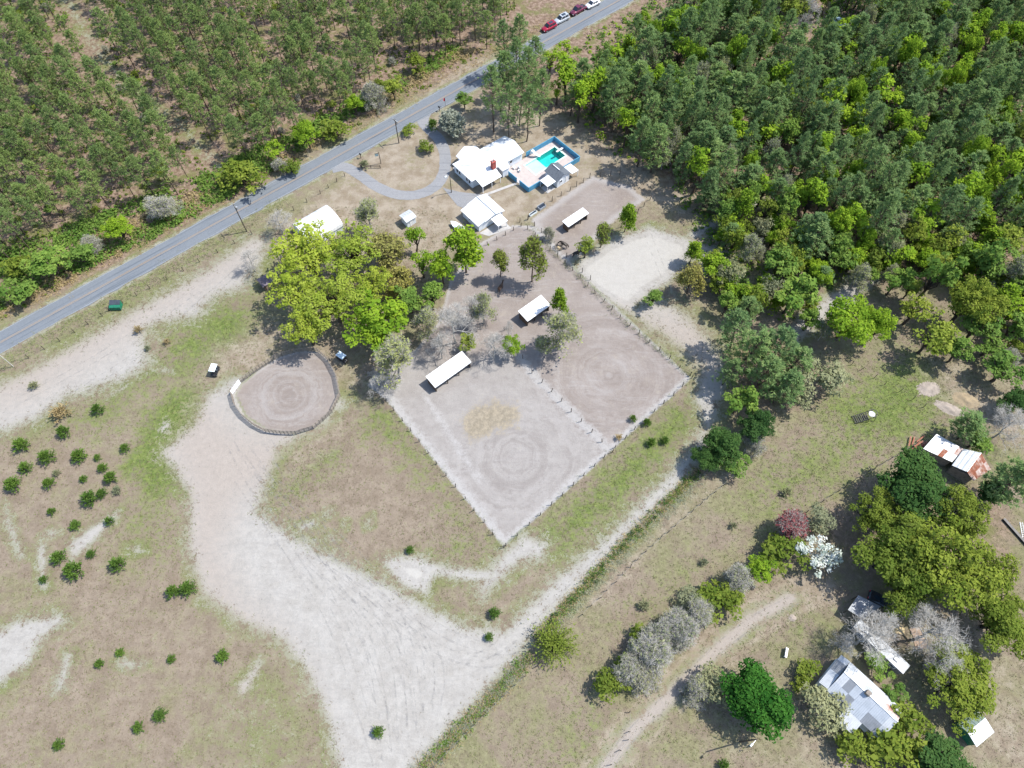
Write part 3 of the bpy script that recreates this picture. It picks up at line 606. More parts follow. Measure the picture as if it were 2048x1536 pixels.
# hooped barn, garden shed
h = bld('hooped_barn', 35.7, 107.6, 'long white barn with a rounded metal roof half hidden behind the oaks', 'barn')
m = MB(); K = 10; arc = [(4.2 * -math.cos(math.pi * i / K), 1.4 + 1.9 * math.sin(math.pi * i / K)) for i in range(K + 1)]
for i in range(K):
    (b0, z0), (b1, z1) = arc[i], arc[i + 1]; m.slab([(-4.3, b0 * .85, z0), (4.3, b0 * .85, z0), (4.3, b1 * .85, z1), (-4.3, b1 * .85, z1)], .06)
    for j in range(1, 12): m.bar((-4.3 + 8.6 * j / 12, b0 * .85, z0 + .02), (-4.3 + 8.6 * j / 12, b1 * .85, z1 + .02), .04)
m.build('roof', M['white_metal'], h); m = MB(); m.box(-4.15, 4.15, -3.45, 3.45, -.1, 1.45)
for s_ in (-4.15, 4.15): m.poly([(s_, b * .82, z - .07) for b, z in (arc if s_ < 0 else arc[::-1])])
m.build('wall', M['white_wall'], h)
h = bld('garden_shed', 52, 96.7, 'tiny white garden shed with a pale metal roof on the dry lawn', 'shed'); q = rel_(52, 96.7)
m = MB(); m.prism([q(50.9, 95.6)[:2], q(53.2, 95.6)[:2], q(53.2, 97.8)[:2], q(50.9, 97.8)[:2]], -.05, 1.9); m.build('wall', M['white_wall'], h)
m = MB(); roof_plane(m, [q(50.65, 95.35, 1.95), q(53.4, 95.35, 1.95), q(53.4, 96.75, 2.3), q(50.65, 96.75, 2.3)]); roof_plane(m, [q(53.4, 98.1, 1.95), q(50.65, 98.1, 1.95), q(50.65, 96.78, 2.3), q(53.4, 96.78, 2.3)]); m.build('roof', M['galv_pale'], h)
MB().box(-.35, .35, -1.16, -1.09, 0, 1.7).build('door', M['trim'], h)
# run-in shelters: three walls of boards, open long side, single slope roof
def shelter(a0, a1, b0, b1, lo, hi, label):
    ca, cb = (a0 + a1) / 2, (b0 + b1) / 2; h = bld('run_in_shelter', ca, cb, label, 'shelter'); h['group'] = 'white roofed horse shelters'
    la, lb = (a1 - a0) / 2, (b1 - b0) / 2
    m = MB(); roof_plane(m, [(-la, -lb, lo), (la, -lb, lo), (la, lb, hi), (-la, lb, hi)], .07, .7); m.build('roof', M['white_metal'], h)
    la -= .2; lb -= .2; k = 0
    for s_ in (-1, 1):
        y = -lb
        while y < lb - .01:
            y1 = min(y + .3, lb); zt = lo + (hi - lo) * ((y + lb) / (2 * lb)) - .1; MB().box(s_ * la - .025, s_ * la + .025, y + .01, y1 - .01, -.06, zt).build('board', M['brown_wood'], h); y = y1
    x = -la + .03
    while x < la - .05:
        x1 = min(x + .3, la - .03); MB().box(x + .01, x1 - .01, lb - .025, lb + .025, -.06, hi - .1).build('board', M['brown_wood'], h); x = x1
    for i in range(4): xx = -la + .08 + (2 * la - .16) * i / 3; MB().box(xx - .07, xx + .07, -lb - .02, -lb + .12, -.1, lo - .08).build('post', M['post_wood'], h)
shelter(30.6, 39.4, 58.65, 61.6, 2.05, 2.5, 'long white-roofed horse shelter with tree shadow on its roof, lowest of three')
shelter(53.85, 60.05, 58.8, 61.75, 2.0, 2.45, 'white-roofed horse shelter in the middle of the paddock under a thin tree')
shelter(76.7, 82.85, 71.7, 73.7, 1.95, 2.15, 'narrow white-roofed horse shelter in the small upper paddock near the horses')
# ---------------------------------------------------------------- neighbour's buildings
def sheets(parent, pts, nu, nv, mats, wts, name='roof_sheet', t=.035):
    """a slope laid sheet by sheet; pts eave0, eave1, ridge1, ridge0"""
    p = [Vector(x) for x in pts]; nrm = (p[1] - p[0]).cross(p[3] - p[0]).normalized()
    f = lambda s, v: p[0].lerp(p[1], s).lerp(p[3].lerp(p[2], s), v)
    for i in range(nu):
        for j in range(nv):
            e = .012; l = nrm * (random.random() * .02 + .012 * j)
            c = [f((i + e) / nu, (j - (.03 if j else 0)) / nv), f((i + 1 - e) / nu, (j - (.03 if j else 0)) / nv), f((i + 1 - e) / nu, (j + 1) / nv), f((i + e) / nu, (j + 1) / nv)]
            m = MB(); c = [x + l for x in c]; m.slab(c, t)
            for k in range(1, 4): m.bar(c[0].lerp(c[1], k / 4) + nrm * .01, c[3].lerp(c[2], k / 4) + nrm * .01, .04)
            m.build(name, M[random.choices(mats, wts)[0]], parent)
hr = math.atan2(-.736, .677); h = empty('tin_roof_house', (53.75, 10.7, 0), hr, 'old house with a patched grey tin roof and stub chimney among shrubs', 'house')
G3 = ['galv', 'galv_dull', 'galv_pale']
MB().prism([(-4.4, -3.3), (4.5, -3.3), (4.5, 2.1), (-4.4, 2.1)], -.1, 2.7).build('wall', M['white_wall'], h)
MB().prism([(-.8, -5.4), (1.4, -5.4), (1.4, -3.32), (-.8, -3.32)], -.1, 2.3).build('wing_wall', M['white_wall'], h)
MB().prism([(-5.8, -3.1), (-4.42, -3.1), (-4.42, 2.2), (-5.8, 2.2)], -.1, 2.2).build('wing_wall', M['white_wall'], h)
sheets(h, [(-4.6, -3.65, 2.75), (4.75, -3.5, 2.75), (4.75, 0, 4.1), (-4.6, 0, 4.1)], 8, 2, G3, (4, 4, 2))
sheets(h, [(4.75, 2.45, 2.95), (-4.6, 2.35, 2.95), (-4.6, .02, 4.1), (4.75, .02, 4.1)], 8, 2, ['galv_pale', 'galv', 'rust_pale'], (8, 2, .6))
sheets(h, [(-1.1, -5.75, 2.25), (1.65, -5.75, 2.25), (1.65, -3.6, 2.8), (-1.1, -3.6, 2.8)], 3, 1, ['galv_pale', 'galv'], (3, 1))
sheets(h, [(-6.0, 2.5, 2.3), (-6.0, -3.4, 2.3), (-4.6, -3.4, 2.85), (-4.6, 2.4, 2.95)], 6, 1, G3, (4, 3, 3))
m = MB(); m.poly([(4.5, -3.3, 2.7), (4.5, 2.1, 2.7), (4.5, 0, 4.0)]); m.poly([(-4.4, 2.1, 2.7), (-4.4, -3.3, 2.7), (-4.4, 0, 4.0)]); m.build('gable', M['white_wall'], h)
m = MB(); m.box(-.85, -.15, -.35, .35, 3.4, 4.75); m.build('chimney', M['grey_wood'], h)
MB().bar((-4.6, 0, 4.13), (4.75, 0, 4.13), .16).build('ridge_cap', M['galv'], h)
# camper trailer
p0, p1 = Vector((55.07, 21.5, 0)), Vector((61.0, 14.65, 0)); d = p1 - p0
h = empty('house_trailer', (p0 + p1) / 2, math.atan2(d.y, d.x), 'long flat-roofed grey house trailer under the bare branches', 'trailer'); L = d.length / 2
m = MB(); m.box(-L, L, -.82, .82, .45, 2.45); m.build('body', M['galv_dull'], h)
m = MB(); m.slab([(-L - .1, -.95, 2.5), (L + .1, -.95, 2.5), (L + .1, .95, 2.5), (-L - .1, .95, 2.5)], .08)
for k in range(1, 9): x = -L + 2 * L * k / 9; m.bar((x, -.95, 2.51), (x, .95, 2.51), .05)
m.build('roof', M['galv_dull'], h)
MB().box(L - 2.2, L - 1.5, -.2, .35, 2.5, 2.72).build('roof_vent', M['galv_pale'], h); MB().box(-L + 1.5, -L + 2.1, -.3, .2, 2.5, 2.66).build('roof_vent', M['galv_pale'], h)
for x in (-3, 0, 3): window(h, (x, -.82, 1.6), (0, -1, 0), .9, .7)
for x in (-.6, .6):
    for y in (-.75, .75): MB().cyl((x, y - .1, .33), (x, y + .1, .33), .33).build('wheel', M['tyre'], h)
# carport
cp_ = [Vector((54.11, 23.64, 2.3)), Vector((56.24, 22.18, 2.3)), Vector((59.5, 24.1, 2.55)), Vector((56.2, 25.9, 2.55))]
h = empty('carport', (56.5, 24, 0), 0, 'blue-grey tin carport roof shaded by tree branches next to the house trailer', 'carport')
sheets(h, [x - Vector((56.5, 24, 0)) for x in cp_], 3, 2, ['galv_dull', 'galv_dull'], (3, 1))
for x in cp_: y = (x - Vector((56.5, 24, 0))) * .94; MB().box(y.x - .06, y.x + .06, y.y - .06, y.y + .06, -.1, x.z - .1).build('post', M['post_wood'], h)
# white cabin at the lower right
p0, p1 = Vector((67.67, 5.88, 0)), Vector((70.94, 7.85, 0)); d = p1 - p0
h = empty('white_shed', (p0 + p1) / 2, math.atan2(d.y, d.x), 'small shed with a glaring white roof and green-grey back slope', 'shed'); L = d.length / 2
m = MB(); m.prism([(-L + .1, -2.0), (L - .1, -2.0), (L - .1, 1.2), (-L + .1, 1.2)], -.1, 1.95)
for s_ in (-L + .1, L - .1): m.poly([(s_, -2, 1.95), (s_, 1.2, 1.95), (s_, 0, 2.6)][:: (1 if s_ > 0 else -1)])
m.build('wall', M['green_paint'], h)
m = MB(); roof_plane(m, [(-L, -2.25, 1.95), (L, -2.25, 1.95), (L, 0, 2.7), (-L, 0, 2.7)]); m.build('roof', M['white_metal'], h)
M['green_grey'] = surf('green_grey', (.20, .26, .24), (.15, .2, .185), 1.5, .6)
m = MB(); roof_plane(m, [(L, 1.4, 1.9), (-L, 1.4, 1.9), (-L, .03, 2.68), (L, .03, 2.68)]); m.build('roof', M['green_grey'], h)
# rusty barn
O = Vector((80, 50, 0)); V_ = lambda x, y, z: Vector((x, y, z)) - O
h = empty('rusty_barn', O, 0, 'old barn with rusted and bare tin roof sheets beside the pasture', 'barn')
sheets(h, [V_(74.08, 51.82, 2.5), V_(78.47, 49.21, 2.5), V_(81.2, 51.56, 2.75), V_(77.15, 54.58, 2.75)], 6, 2, ['galv_pale', 'galv', 'rust', 'rust_pale'], (4, 3, 1.2, 1.6))
sheets(h, [V_(77.95, 48.4, 2.95), V_(79.76, 46.92, 3.6), V_(83.36, 50.51, 3.6), V_(81.0, 51.55, 2.95)], 3, 4, ['galv', 'galv_pale'], (5, 1))
sheets(h, [V_(81.15, 45.6, 2.5), V_(84.95, 47.85, 2.5), V_(83.4, 50.5, 3.6), V_(79.8, 46.9, 3.6)], 6, 2, ['rust', 'rust_pale'], (5, 3))
m = MB(); m.prism([V_(74.4, 51.8, 0)[:2], V_(78.5, 49.4, 0)[:2], V_(80.9, 51.5, 0)[:2], V_(77.1, 54.2, 0)[:2]], -.1, 2.35); m.build('wall', M['grey_wood'], h)
m = MB(); m.prism([V_(78.4, 48.3, 0)[:2], V_(81.2, 46.0, 0)[:2], V_(84.5, 47.9, 0)[:2], V_(81.2, 51.0, 0)[:2]], -.1, 2.45); m.build('wall', M['grey_wood'], h)
MB().bar(V_(79.78, 46.9, 3.64), V_(83.38, 50.5, 3.64), .16).build('ridge_cap', M['galv_pale'], h)
# little brown hut under the oaks
h = bld('wooden_hut', 19.2, 101.8, 'small brown wooden hut with dark roof at the edge of the oaks', 'hut')
MB().box(-1.0, 1.0, -1.05, 1.05, -.1, 1.8).build('wall', M['brown_wood'], h)
m = MB(); roof_plane(m, [(-1.3, -1.3, 1.8), (1.3, -1.3, 1.8), (1.3, 0, 2.25), (-1.3, 0, 2.25)], .06, .4); roof_plane(m, [(1.3, 1.3, 1.8), (-1.3, 1.3, 1.8), (-1.3, .02, 2.25), (1.3, .02, 2.25)], .06, .4)
M['hut_roof'] = surf('hut_roof', (.16, .135, .16), (.11, .095, .11), 1.5, .8, 0, .2, .2); m.build('roof', M['hut_roof'], h)
M['tan_board'] = surf('tan_board', (.30, .215, .155), (.24, .17, .12), 1.5, .8)
MB().box(-.7, .7, -1.12, -1.06, -.05, 1.55).build('door', M['tan_board'], h)

# ---------------------------------------------------------------- vehicles
def wheelset(h, xs, y, r, wdt=.2):
    for x in xs:
        for s_ in (-1, 1):
            wh = MB().cyl((x, s_ * y - wdt / 2, r), (x, s_ * y + wdt / 2, r), r, 0, 16).build('wheel', M['tyre'], h)
            MB().cyl((x, s_ * (y + wdt / 2 + .005) - .01, r), (x, s_ * (y + wdt / 2 + .005) + .01, r), r * .6, 0, 12).build('rim', M['rim'], wh)
def loft(secs, mi=0):
    """body from cross sections (x, half width low, half width top, z low, z top)"""
    m = MB(); ring = lambda s: [(s[0], -s[1], s[3]), (s[0], -s[1] * 1.02, (s[3] + s[4]) / 2), (s[0], -s[2], s[4]), (s[0], 0, s[4] + .02), (s[0], s[2], s[4]), (s[0], s[1] * 1.02, (s[3] + s[4]) / 2), (s[0], s[1], s[3]), (s[0], 0, s[3])]
    for s in secs: m.v += ring(s)
    k = 8
    for i in range(len(secs) - 1):
        for j in range(k): m.f.append((i * k + j, i * k + (j + 1) % k, (i + 1) * k + (j + 1) % k, (i + 1) * k + j)); m.mi.append(mi)
    n = len(secs) - 1; m.f += [tuple(reversed(range(k))), tuple(n * k + j for j in range(k))]; m.mi += [mi, mi]
    return m
def car(loc, rz, col, kind, label, L=4.5, name='parked_car'):
    h = empty(name, loc, rz, label, 'pickup truck' if kind == 'pickup' else 'car'); pm = carpaint('paint_' + label.split()[0] + str(random.randint(0, 9999)), col); s = L / 4.5
    W = .9; hood = .98 if kind != 'sedan' else .88
    o = loft([(-2.25 * s, W * .8, W * .72, .42, .78), (-2.1 * s, W * .96, W * .9, .3, hood), (-1.2 * s, W, W * .93, .25, hood + .02), (.9 * s, W, W * .93, .25, hood), (2.0 * s, W * .95, W * .82, .3, hood - .14), (2.25 * s, W * .78, W * .68, .4, hood - .28)]).build('body', pm, h)
    for p in o.data.polygons: p.use_smooth = True
    top = {'suv': 1.68, 'sedan': 1.42, 'pickup': 1.75}[kind]
    if kind == 'suv': cab = (-2.0, -1.8, .35, 1.05)
    elif kind == 'sedan': cab = (-1.75, -.95, .25, 1.1)
    else: cab = (-.55, -.4, .55, 1.15)
    x0, x1, x2, x3 = [c * s for c in cab]; a, b = W * .90, W * .72; hz = hood - .01
    lo = [(x0, -a, hz), (x3, -a, hz), (x3, a, hz), (x0, a, hz)]; hi = [(x1, -b, top), (x2, -b, top), (x2, b, top), (x1, b, top)]
    MB().hexa(lo, hi).build('cabin', pm, h)
    lo = [Vector(v) for v in lo]; hi = [Vector(v) for v in hi]
    def pane(i, j, nm, e0=.08, e1=.92, v0=.15, v1=.88):
        A, B, D, E_ = lo[i], lo[j], hi[j], hi[i]; f = lambda u_, v_: A.lerp(B, u_).lerp(E_.lerp(D, u_), v_)
        n = (B - A).cross(E_ - A).normalized() * .012; MB().slab([f(e0, v0) + n, f(e1, v0) + n, f(e1, v1) + n, f(e0, v1) + n], .004).build(nm, M['glass'], h)
    pane(1, 2, 'windscreen', .05, .95, .05, .95); pane(3, 0, 'rear_window')
    for i, j in ((0, 1), (2, 3)): pane(i, j, 'side_window', .1, .48); pane(i, j, 'side_window', .54, .9)
    if kind == 'suv': MB().box(-1.2 * s, 0, -.4, .4, top + .003, top + .02).build('sunroof', M['glass'], h)
    if kind == 'pickup': MB().box(-2.05 * s, -.65 * s, -.72, .72, hood + .005, hood + .03).build('bed_liner', M['black'], h)
    for y in (-.62, .62):
        MB().box(2.16 * s, 2.25 * s, y - .16, y + .16, hood - .40, hood - .27).build('headlight', M['boat_white'], h)
        MB().box(-2.27 * s, -2.2 * s, y - .12, y + .12, hood - .28, hood - .12).build('tail_light', M['red_cloth'], h)
    MB().box(2.22 * s, 2.30 * s, -.75, .75, .32, .48).build('bumper', M['black'], h)
    MB().box(-1.9 * s, 1.9 * s, -.86, .86, .2, .3).build('underbody', M['black'], h)
    wheelset(h, (-1.42 * s, 1.42 * s), W - .06, .34); return h
row = [(120.6, 127.2, (.30, .012, .035), 'suv', 'red SUV parked on the road shoulder, nearest of the parked row', 4.5), (125.4, 127.5, (.42, .45, .48), 'suv', 'silver SUV parked behind the red one on the shoulder', 4.7), (131.5, 127.6, (.13, .02, .05), 'pickup', 'maroon pickup truck parked behind the silver SUV', 5.2), (136.4, 127.0, (.72, .73, .74), 'sedan', 'white car last in the row parked along the road', 4.5)]
for a, b, col, kd, lb, L in row: car(ab(a, b, .02), ANG + math.pi + R(random.uniform(-2, 2)), col, kd, lb, L)
car(at(1676, 48), R(-60), (.35, .47, .55), 'sedan', 'pale blue car half hidden under trees at the top of the photo', 4.3)
t_ = Vector((61.1, 25.3, 0)); car(t_, math.atan2(-1.92, 3.6), (.03, .045, .06), 'pickup', 'dark pickup truck in tree shade next to the tin carport', 5.0, 'pickup_truck')
def golf_cart(loc, rz, roofm, label):
    h = empty('golf_cart', loc, rz, label, 'golf cart')
    loft([(-1.1, .5, .45, .3, .75), (-.3, .55, .5, .25, .72), (.3, .55, .5, .25, .4), (.75, .52, .45, .25, .78), (1.1, .42, .35, .3, .62)]).build('body', M['black'], h)
    MB().box(-.45, .05, -.5, .5, .72, .84).build('seat', M['dark_plastic'], h); MB().box(-.55, -.42, -.5, .5, .8, 1.2).build('backrest', M['dark_plastic'], h)
    for x in (-.75, .7):
        for y in (-.5, .5): MB().bar((x, y, .6), (x * .85, y, 1.72), .05).build('roof_post', M['black'], h)
    m = MB(); m.slab([(-.95, -.6, 1.78), (.8, -.6, 1.78), (.8, .6, 1.78), (-.95, .6, 1.78)], .07); m.slab([(-.8, -.48, 1.81), (.65, -.48, 1.81), (.65, .48, 1.81), (-.8, .48, 1.81)], .03); m.build('roof', roofm, h)
    MB().bar((.35, .25, .8), (.2, .25, 1.05), .05).build('steering_column', M['black'], h); wheelset(h, (-.75, .8), .48, .24, .17)
golf_cart(at(432, 745), R(262), M['boat_white'], 'white-roofed black golf cart parked on the grass left of the round pen')
M['pale_blue'] = surf('pale_blue', (.55, .66, .76), (.45, .56, .68), 1.5, .4); golf_cart(at(686, 720), R(-35), M['pale_blue'], 'pale-roofed golf cart in tree shade right of the round pen')
# boat on the lawn
p0, p1 = at(902, 444, .6), at(926, 460, .6); d = p0 - p1
h = empty('small_boat', ((p0 + p1) / 2).xy.to_3d(), math.atan2(d.y, d.x), 'small white boat standing on the dry lawn left of the cottage', 'boat')
loft([(-1.75, .55, .72, .2, .75), (-.5, .6, .8, .12, .75), (.7, .5, .68, .15, .8), (1.4, .22, .36, .3, .86), (1.8, .03, .05, .6, .9)]).build('hull', M['boat_white'], h)
MB().box(-1.5, -.2, -.5, .5, .775, .80).build('cockpit', M['galv_dull'], h); MB().box(-.15, .25, -.5, .5, .77, 1.0).build('console', M['boat_white'], h)
for y in (-.4, .4): MB().bar((-1.2, y, 0), (.9, y, .22), .1).build('cradle', M['grey_wood'], h)
# dumpster
h = empty('dumpster', (-81.1, 84.5, 0), R(2), 'dark green dumpster with sloping lid beside the road fence', 'dumpster')
m = MB(); m.hexa([(-1.05, -.75, .12), (1.05, -.75, .12), (1.05, .65, .12), (-1.05, .65, .12)], [(-1.1, -.75, 1.0), (1.1, -.75, 1.0), (1.1, .75, 1.5), (-1.1, .75, 1.5)])
for x in (-1.1, -.37, .37, 1.1): m.bar((x, -.78, .15), (x, -.78, 1.0), .07)
m.build('bin', M['green_paint'], h)
for x0_ in (-1.08, .02): MB().slab([(x0_, -.2, 1.23), (x0_ + 1.06, -.2, 1.23), (x0_ + 1.06, .78, 1.56), (x0_, .78, 1.56)], .05).build('lid', M['dark_plastic'], h)
for x in (-1.15, 1.15): MB().box(x - .05, x + .05, -.3, .2, .6, .75).build('lift_pocket', M['green_paint'], h)
for x in (-.85, .85):
    for y in (-.6, .5): MB().cyl((x, y - .05, .07), (x, y + .05, .07), .07, 0, 8).build('caster', M['tyre'], h)

# ---------------------------------------------------------------- fences
POST = {}
def fence(label, pts, spacing=3.0, hgt=1.5, wires=3, name='post_fence', pw=.16, mat='post_wood', explicit=False, lean=.05):
    pts = [Vector(p) for p in pts]; h = empty(name, pts[0], 0, label, 'fence'); o0 = pts[0]; L = [p - o0 for p in pts]
    q = L if explicit else []
    if not explicit:
        for a, b in zip(L, L[1:]):
            n = max(1, round((b - a).length / spacing))
            for i in range(n): q.append(a.lerp(b, i / n))
        q.append(L[-1])
    key = (round(hgt, 2), pw, mat)
    if key not in POST:
        m = MB(); m.cyl((0, 0, -.2), (0, 0, hgt), pw / 2, 0, 7, pw / 2 * .85); POST[key] = m.mesh('post', M[mat])
    for p in q:
        o = obj('post', POST[key], h, (p.x + random.gauss(0, .04), p.y + random.gauss(0, .04), 0)); o.rotation_euler = (random.gauss(0, lean), random.gauss(0, lean), random.random() * 6); o.scale = (1, 1, random.uniform(.9, 1.06))
    if wires:
        m = MB()
        for a, b in zip(q, q[1:]):
            for k in range(wires):
                z = hgt * (.92 - k * .8 / max(wires, 1)); m.bar((a.x, a.y, z), (b.x, b.y, z), .014, 0, 3)
        m.build('wire', M['wire'], h)
    return h
fence('wire fence along the lower left side of the big paddock', P('772,800 1008,1095'), 2.75)
fence('wire fence along the lower right side of the paddocks, beside the green strip', P('1012,1092 1383,757'), 2.75)
fence('wire fence dividing the two big paddocks', P('992,640 1026,682 1046,717 1064,746 1225,905'), 2.75)
fence('wire fence along the upper right side of the paddock, below the white sand lot', P('1040,445 1100,500 1160,556 1240,636 1380,752'), 2.75)
fence('wire fence on the near side of the lane below the upper paddock', P('1056,440 1096,478 1133,515 1180,560'), 2.75)
fence('wire fence between the dry lawn and the upper paddock', P('1056,438 1072,424 1105,402 1140,382 1180,356 1240,350'), 2.4)
fence('wire fence at the right end of the upper paddock', P('1222,470 1262,440 1300,400'), 2.6)
fence('wire fence below the cottage porch', P('1042,452 1012,470 975,490'), 2.4, 1.2)
fence('long wire fence between the road verge and the left sand', P('-8,750 26,733 120,682 205,632 218,622'), 3.5, 1.25, 4, lean=.03)
fence('wire fence along the verge right of the green dumpster', P('246,606 300,577 400,524 470,487 540,450'), 3.5, 1.25, 3, lean=.03)
fence('wire fence along the verge left of the driveway entrance', P('588,420 640,388 690,352'), 3.0, 1.2)
fence('ragged post fence along the weedy ditch beside the lawn', P('1503,914 1470,950 1400,1010 1350,1052 1290,1105 1230,1165 1165,1228'), 1.9, 1.3, 3, pw=.14, lean=.12)
fence('ragged post fence continuing along the ditch at the bottom', P('1050,1352 1010,1390 950,1450 900,1500 850,1550'), 1.9, 1.3, 3, pw=.14, lean=.12)
fence('post fence along the edge of the garden trees below the rusty barn', P('1832,888 1780,920 1720,955 1660,992 1612,1024'), 1.8, 1.3, 3, pw=.14, lean=.08)
fence('short row of dark fence posts across the upper pasture', P('1703,730 1722,740 1748,756 1770,770 1798,784 1824,800 1847,815'), 1, 1.5, 1, explicit=True, pw=.12)
fence('open pipe gate and posts beside the lane at the bottom', P('1259,1425 1258,1463 1257,1480 1240,1500 1222,1530'), 1, 1.35, 3, explicit=True, pw=.13)
# round pen
pp = P('465,789 471,812 487,834 509,852 532,864 562,868 593,869 628,858 647,842 665,825 681,792 673,752 657,722 637,704 624,702 590,706 557,715 533,730 509,746 482,766')
o0 = sum(pp, Vector()) / len(pp); h = empty('round_pen', o0, 0, 'round riding pen of weathered dark rail panels with a white gate', 'pen')
for i in range(len(pp)):
    a, b = pp[i] - o0, pp[(i + 1) % len(pp)] - o0; m = MB(); gate = i == len(pp) - 1
    for z in ((.3, .6, .9, 1.2, 1.48) if not gate else (.25, .5, .75, 1.0, 1.25)): m.bar(a + Vector((0, 0, z)), b + Vector((0, 0, z)), .07 if not gate else .13)
    n = max(2, round((b - a).length / .75))
    for k in range(n + 1): p = a.lerp(b, (k + .02) / (n + .04)); m.bar(p - Vector((0, 0, .1)), p + Vector((0, 0, 1.55)), .075)
    m.build('gate' if gate else 'panel', M['trim'] if gate else M['grey_wood'], h)
# ---------------------------------------------------------------- poles and small things
def pole(px, py, hgt, label, arm=True, mat='post_wood', lamp=False, r=.13):
    h = empty('utility_pole', at(px, py), ANG, label, 'pole'); MB().cyl((0, 0, -.3), (0, 0, hgt), r, 0, 10, r * .7).build('pole', M[mat], h)
    if arm:
        a = MB().box(-.06, .06, -.9, .9, hgt - .5, hgt - .38).build('crossarm', M['post_wood'], h)
        for y in (-.8, -.3, .3, .8): MB().cyl((0, y, hgt - .38), (0, y, hgt - .2), .05, 0, 8).build('insulator', M['boat_white'], a)
        MB().cyl((.3, 0, hgt - 1.6), (.3, 0, hgt - .9), .2, 0, 10).build('transformer', M['grey_metal'], h)
    if lamp:
        m = MB(); m.bar((0, 0, hgt - .2), (-.9, 0, hgt), .06); m.build('lamp_arm', M['grey_metal'], h); m = MB(); m.hexa([(-1.35, -.14, hgt - .12), (-.8, -.14, hgt - .12), (-.8, .14, hgt - .12), (-1.35, .14, hgt - .12)], [(-1.3, -.1, hgt + .06), (-.85, -.1, hgt + .06), (-.85, .1, hgt + .06), (-1.3, .1, hgt + .06)]); m.build('lamp_head', M['boat_white'], h)
pole(493.5, 463, 8.4, 'dark utility pole on the verge left of the hooped barn')
pole(798, 286, 7.0, 'dark utility pole inside the driveway loop', True)
M['pale_pole'] = surf('pale_pole', (.5, .48, .42), None, 2, .8); pole(27, 733, 5.0, 'pale thin pole at the left edge by the road fence', False, 'pale_pole', r=.09)
pole(903, 385, 5.6, 'yard light pole in front of the farmhouse', False, lamp=True, r=.1)
pole(1480, 1484, 8.4, 'tall pole with a white lamp below the round green tree', False, lamp=True)
def mailbox(px, py, lb):
    h = empty('mailbox', at(px, py), ANG, lb, 'mailbox'); MB().box(-.06, .06, -.06, .06, -.1, 1.05).build('post', M['post_wood'], h); m = MB()
    arc_ = [(.15 * math.cos(t), 1.2 + .15 * math.sin(t)) for t in np.linspace(0, math.pi, 7)]; m.box(-.15, .15, -.26, .26, 1.05, 1.2)
    for (x0_, z0), (x1_, z1) in zip(arc_, arc_[1:]): m.poly([(x0_, -.26, z0), (x0_, .26, z0), (x1_, .26, z1), (x1_, -.26, z1)])
    for y in (-.26, .26): m.poly([(x, y, z) for x, z in arc_])
    m.build('box', M['black'], h)
mailbox(722, 316, 'black mailbox at the lower driveway entrance'); mailbox(879, 222, 'black mailbox at the roadside near the pale blossoming tree')
h = empty('sign_post', at(762, 327), ANG, 'tall post with a small hanging pale sign inside the driveway loop', 'sign post')
MB().cyl((0, 0, -.2), (0, 0, 3.4), .08, 0, 8).build('post', M['post_wood'], h); MB().bar((0, 0, 3.2), (-1.0, .4, 3.2), .08).build('arm', M['post_wood'], h)
M['pale_teal'] = surf('pale_teal', (.36, .48, .47), None, 2, .6); MB().hexa([(-.9, .33, 2.4), (-.2, .05, 2.4), (-.2, .1, 2.4), (-.9, .38, 2.4)], [(-.9, .33, 3.1), (-.2, .05, 3.1), (-.2, .1, 3.1), (-.9, .38, 3.1)]).build('sign_panel', M['pale_teal'], h)
h = empty('garden_rail', at(742, 336), ANG, 'low dark split-rail fence piece near the hanging sign', 'fence')
for x in (-2.2, 0, 2.2): MB().box(x - .06, x + .06, -.06, .06, -.1, .9).build('post', M['post_wood'], h)
for z in (.4, .75): MB().bar((-2.3, 0, z), (2.3, 0, z), .09).build('rail', M['post_wood'], h)
h.rotation_euler.z = R(-2)
h = empty('roadside_flag', at(891, 211), ANG, 'red flag on a thin pole at the road edge', 'flag')
MB().cyl((0, 0, 0), (0, 0, 2.3), .03, 0, 6).build('pole', M['black'], h); m = MB()
for k in range(4): m.hexa([(-.02 - .12 * k, .08 * math.sin(k), 1.2 + .1 * k), (-.14 - .12 * k, .08 * math.sin(k + 1), 1.3 + .1 * k), (-.14 - .12 * k, .08 * math.sin(k + 1) + .02, 1.3 + .1 * k), (-.02 - .12 * k, .08 * math.sin(k) + .02, 1.2 + .1 * k)], [(-.02 - .12 * k, .08 * math.sin(k), 2.2), (-.14 - .12 * k, .08 * math.sin(k + 1), 2.2), (-.14 - .12 * k, .08 * math.sin(k + 1) + .02, 2.2), (-.02 - .12 * k, .08 * math.sin(k) + .02, 2.2)])
m.build('banner', M['red_cloth'], h)
# troughs, feeder, racks
def trough(px, py, L, Wd, Hh, rz, mat, lb):
    h = empty('trough', at(px, py), rz, lb, 'trough'); m = MB()
    m.box(-L, L, -Wd, Wd, 0, .08)
    for x in (-L, L - .06): m.box(x, x + .06, -Wd, Wd, .08, Hh)
    for y in (-Wd, Wd - .06): m.box(-L + .06, L - .06, y, y + .06, .08, Hh)
    m.build('tank', M[mat], h); MB().box(-L + .06, L - .06, -Wd + .06, Wd - .06, .1, Hh * .75).build('water', M['glass'], h)
trough(1083, 415, .9, .55, .6, ANG, 'galv', 'grey metal trough by the lawn fence of the upper paddock'); trough(1066, 428, 1.0, .3, .45, ANG, 'boat_white', 'white narrow trough near the corner of the upper paddock')
h = empty('hay_feeder', at(1118, 496), 0, 'round metal hay feeder ring next to the dark horse', 'feeder')
for z in (.15, .6, 1.05): MB().ring((0, 0, z), .85, (0, 0, 1), .07, 0, 16).build('hoop', M['grey_wood'], h)
m = MB()
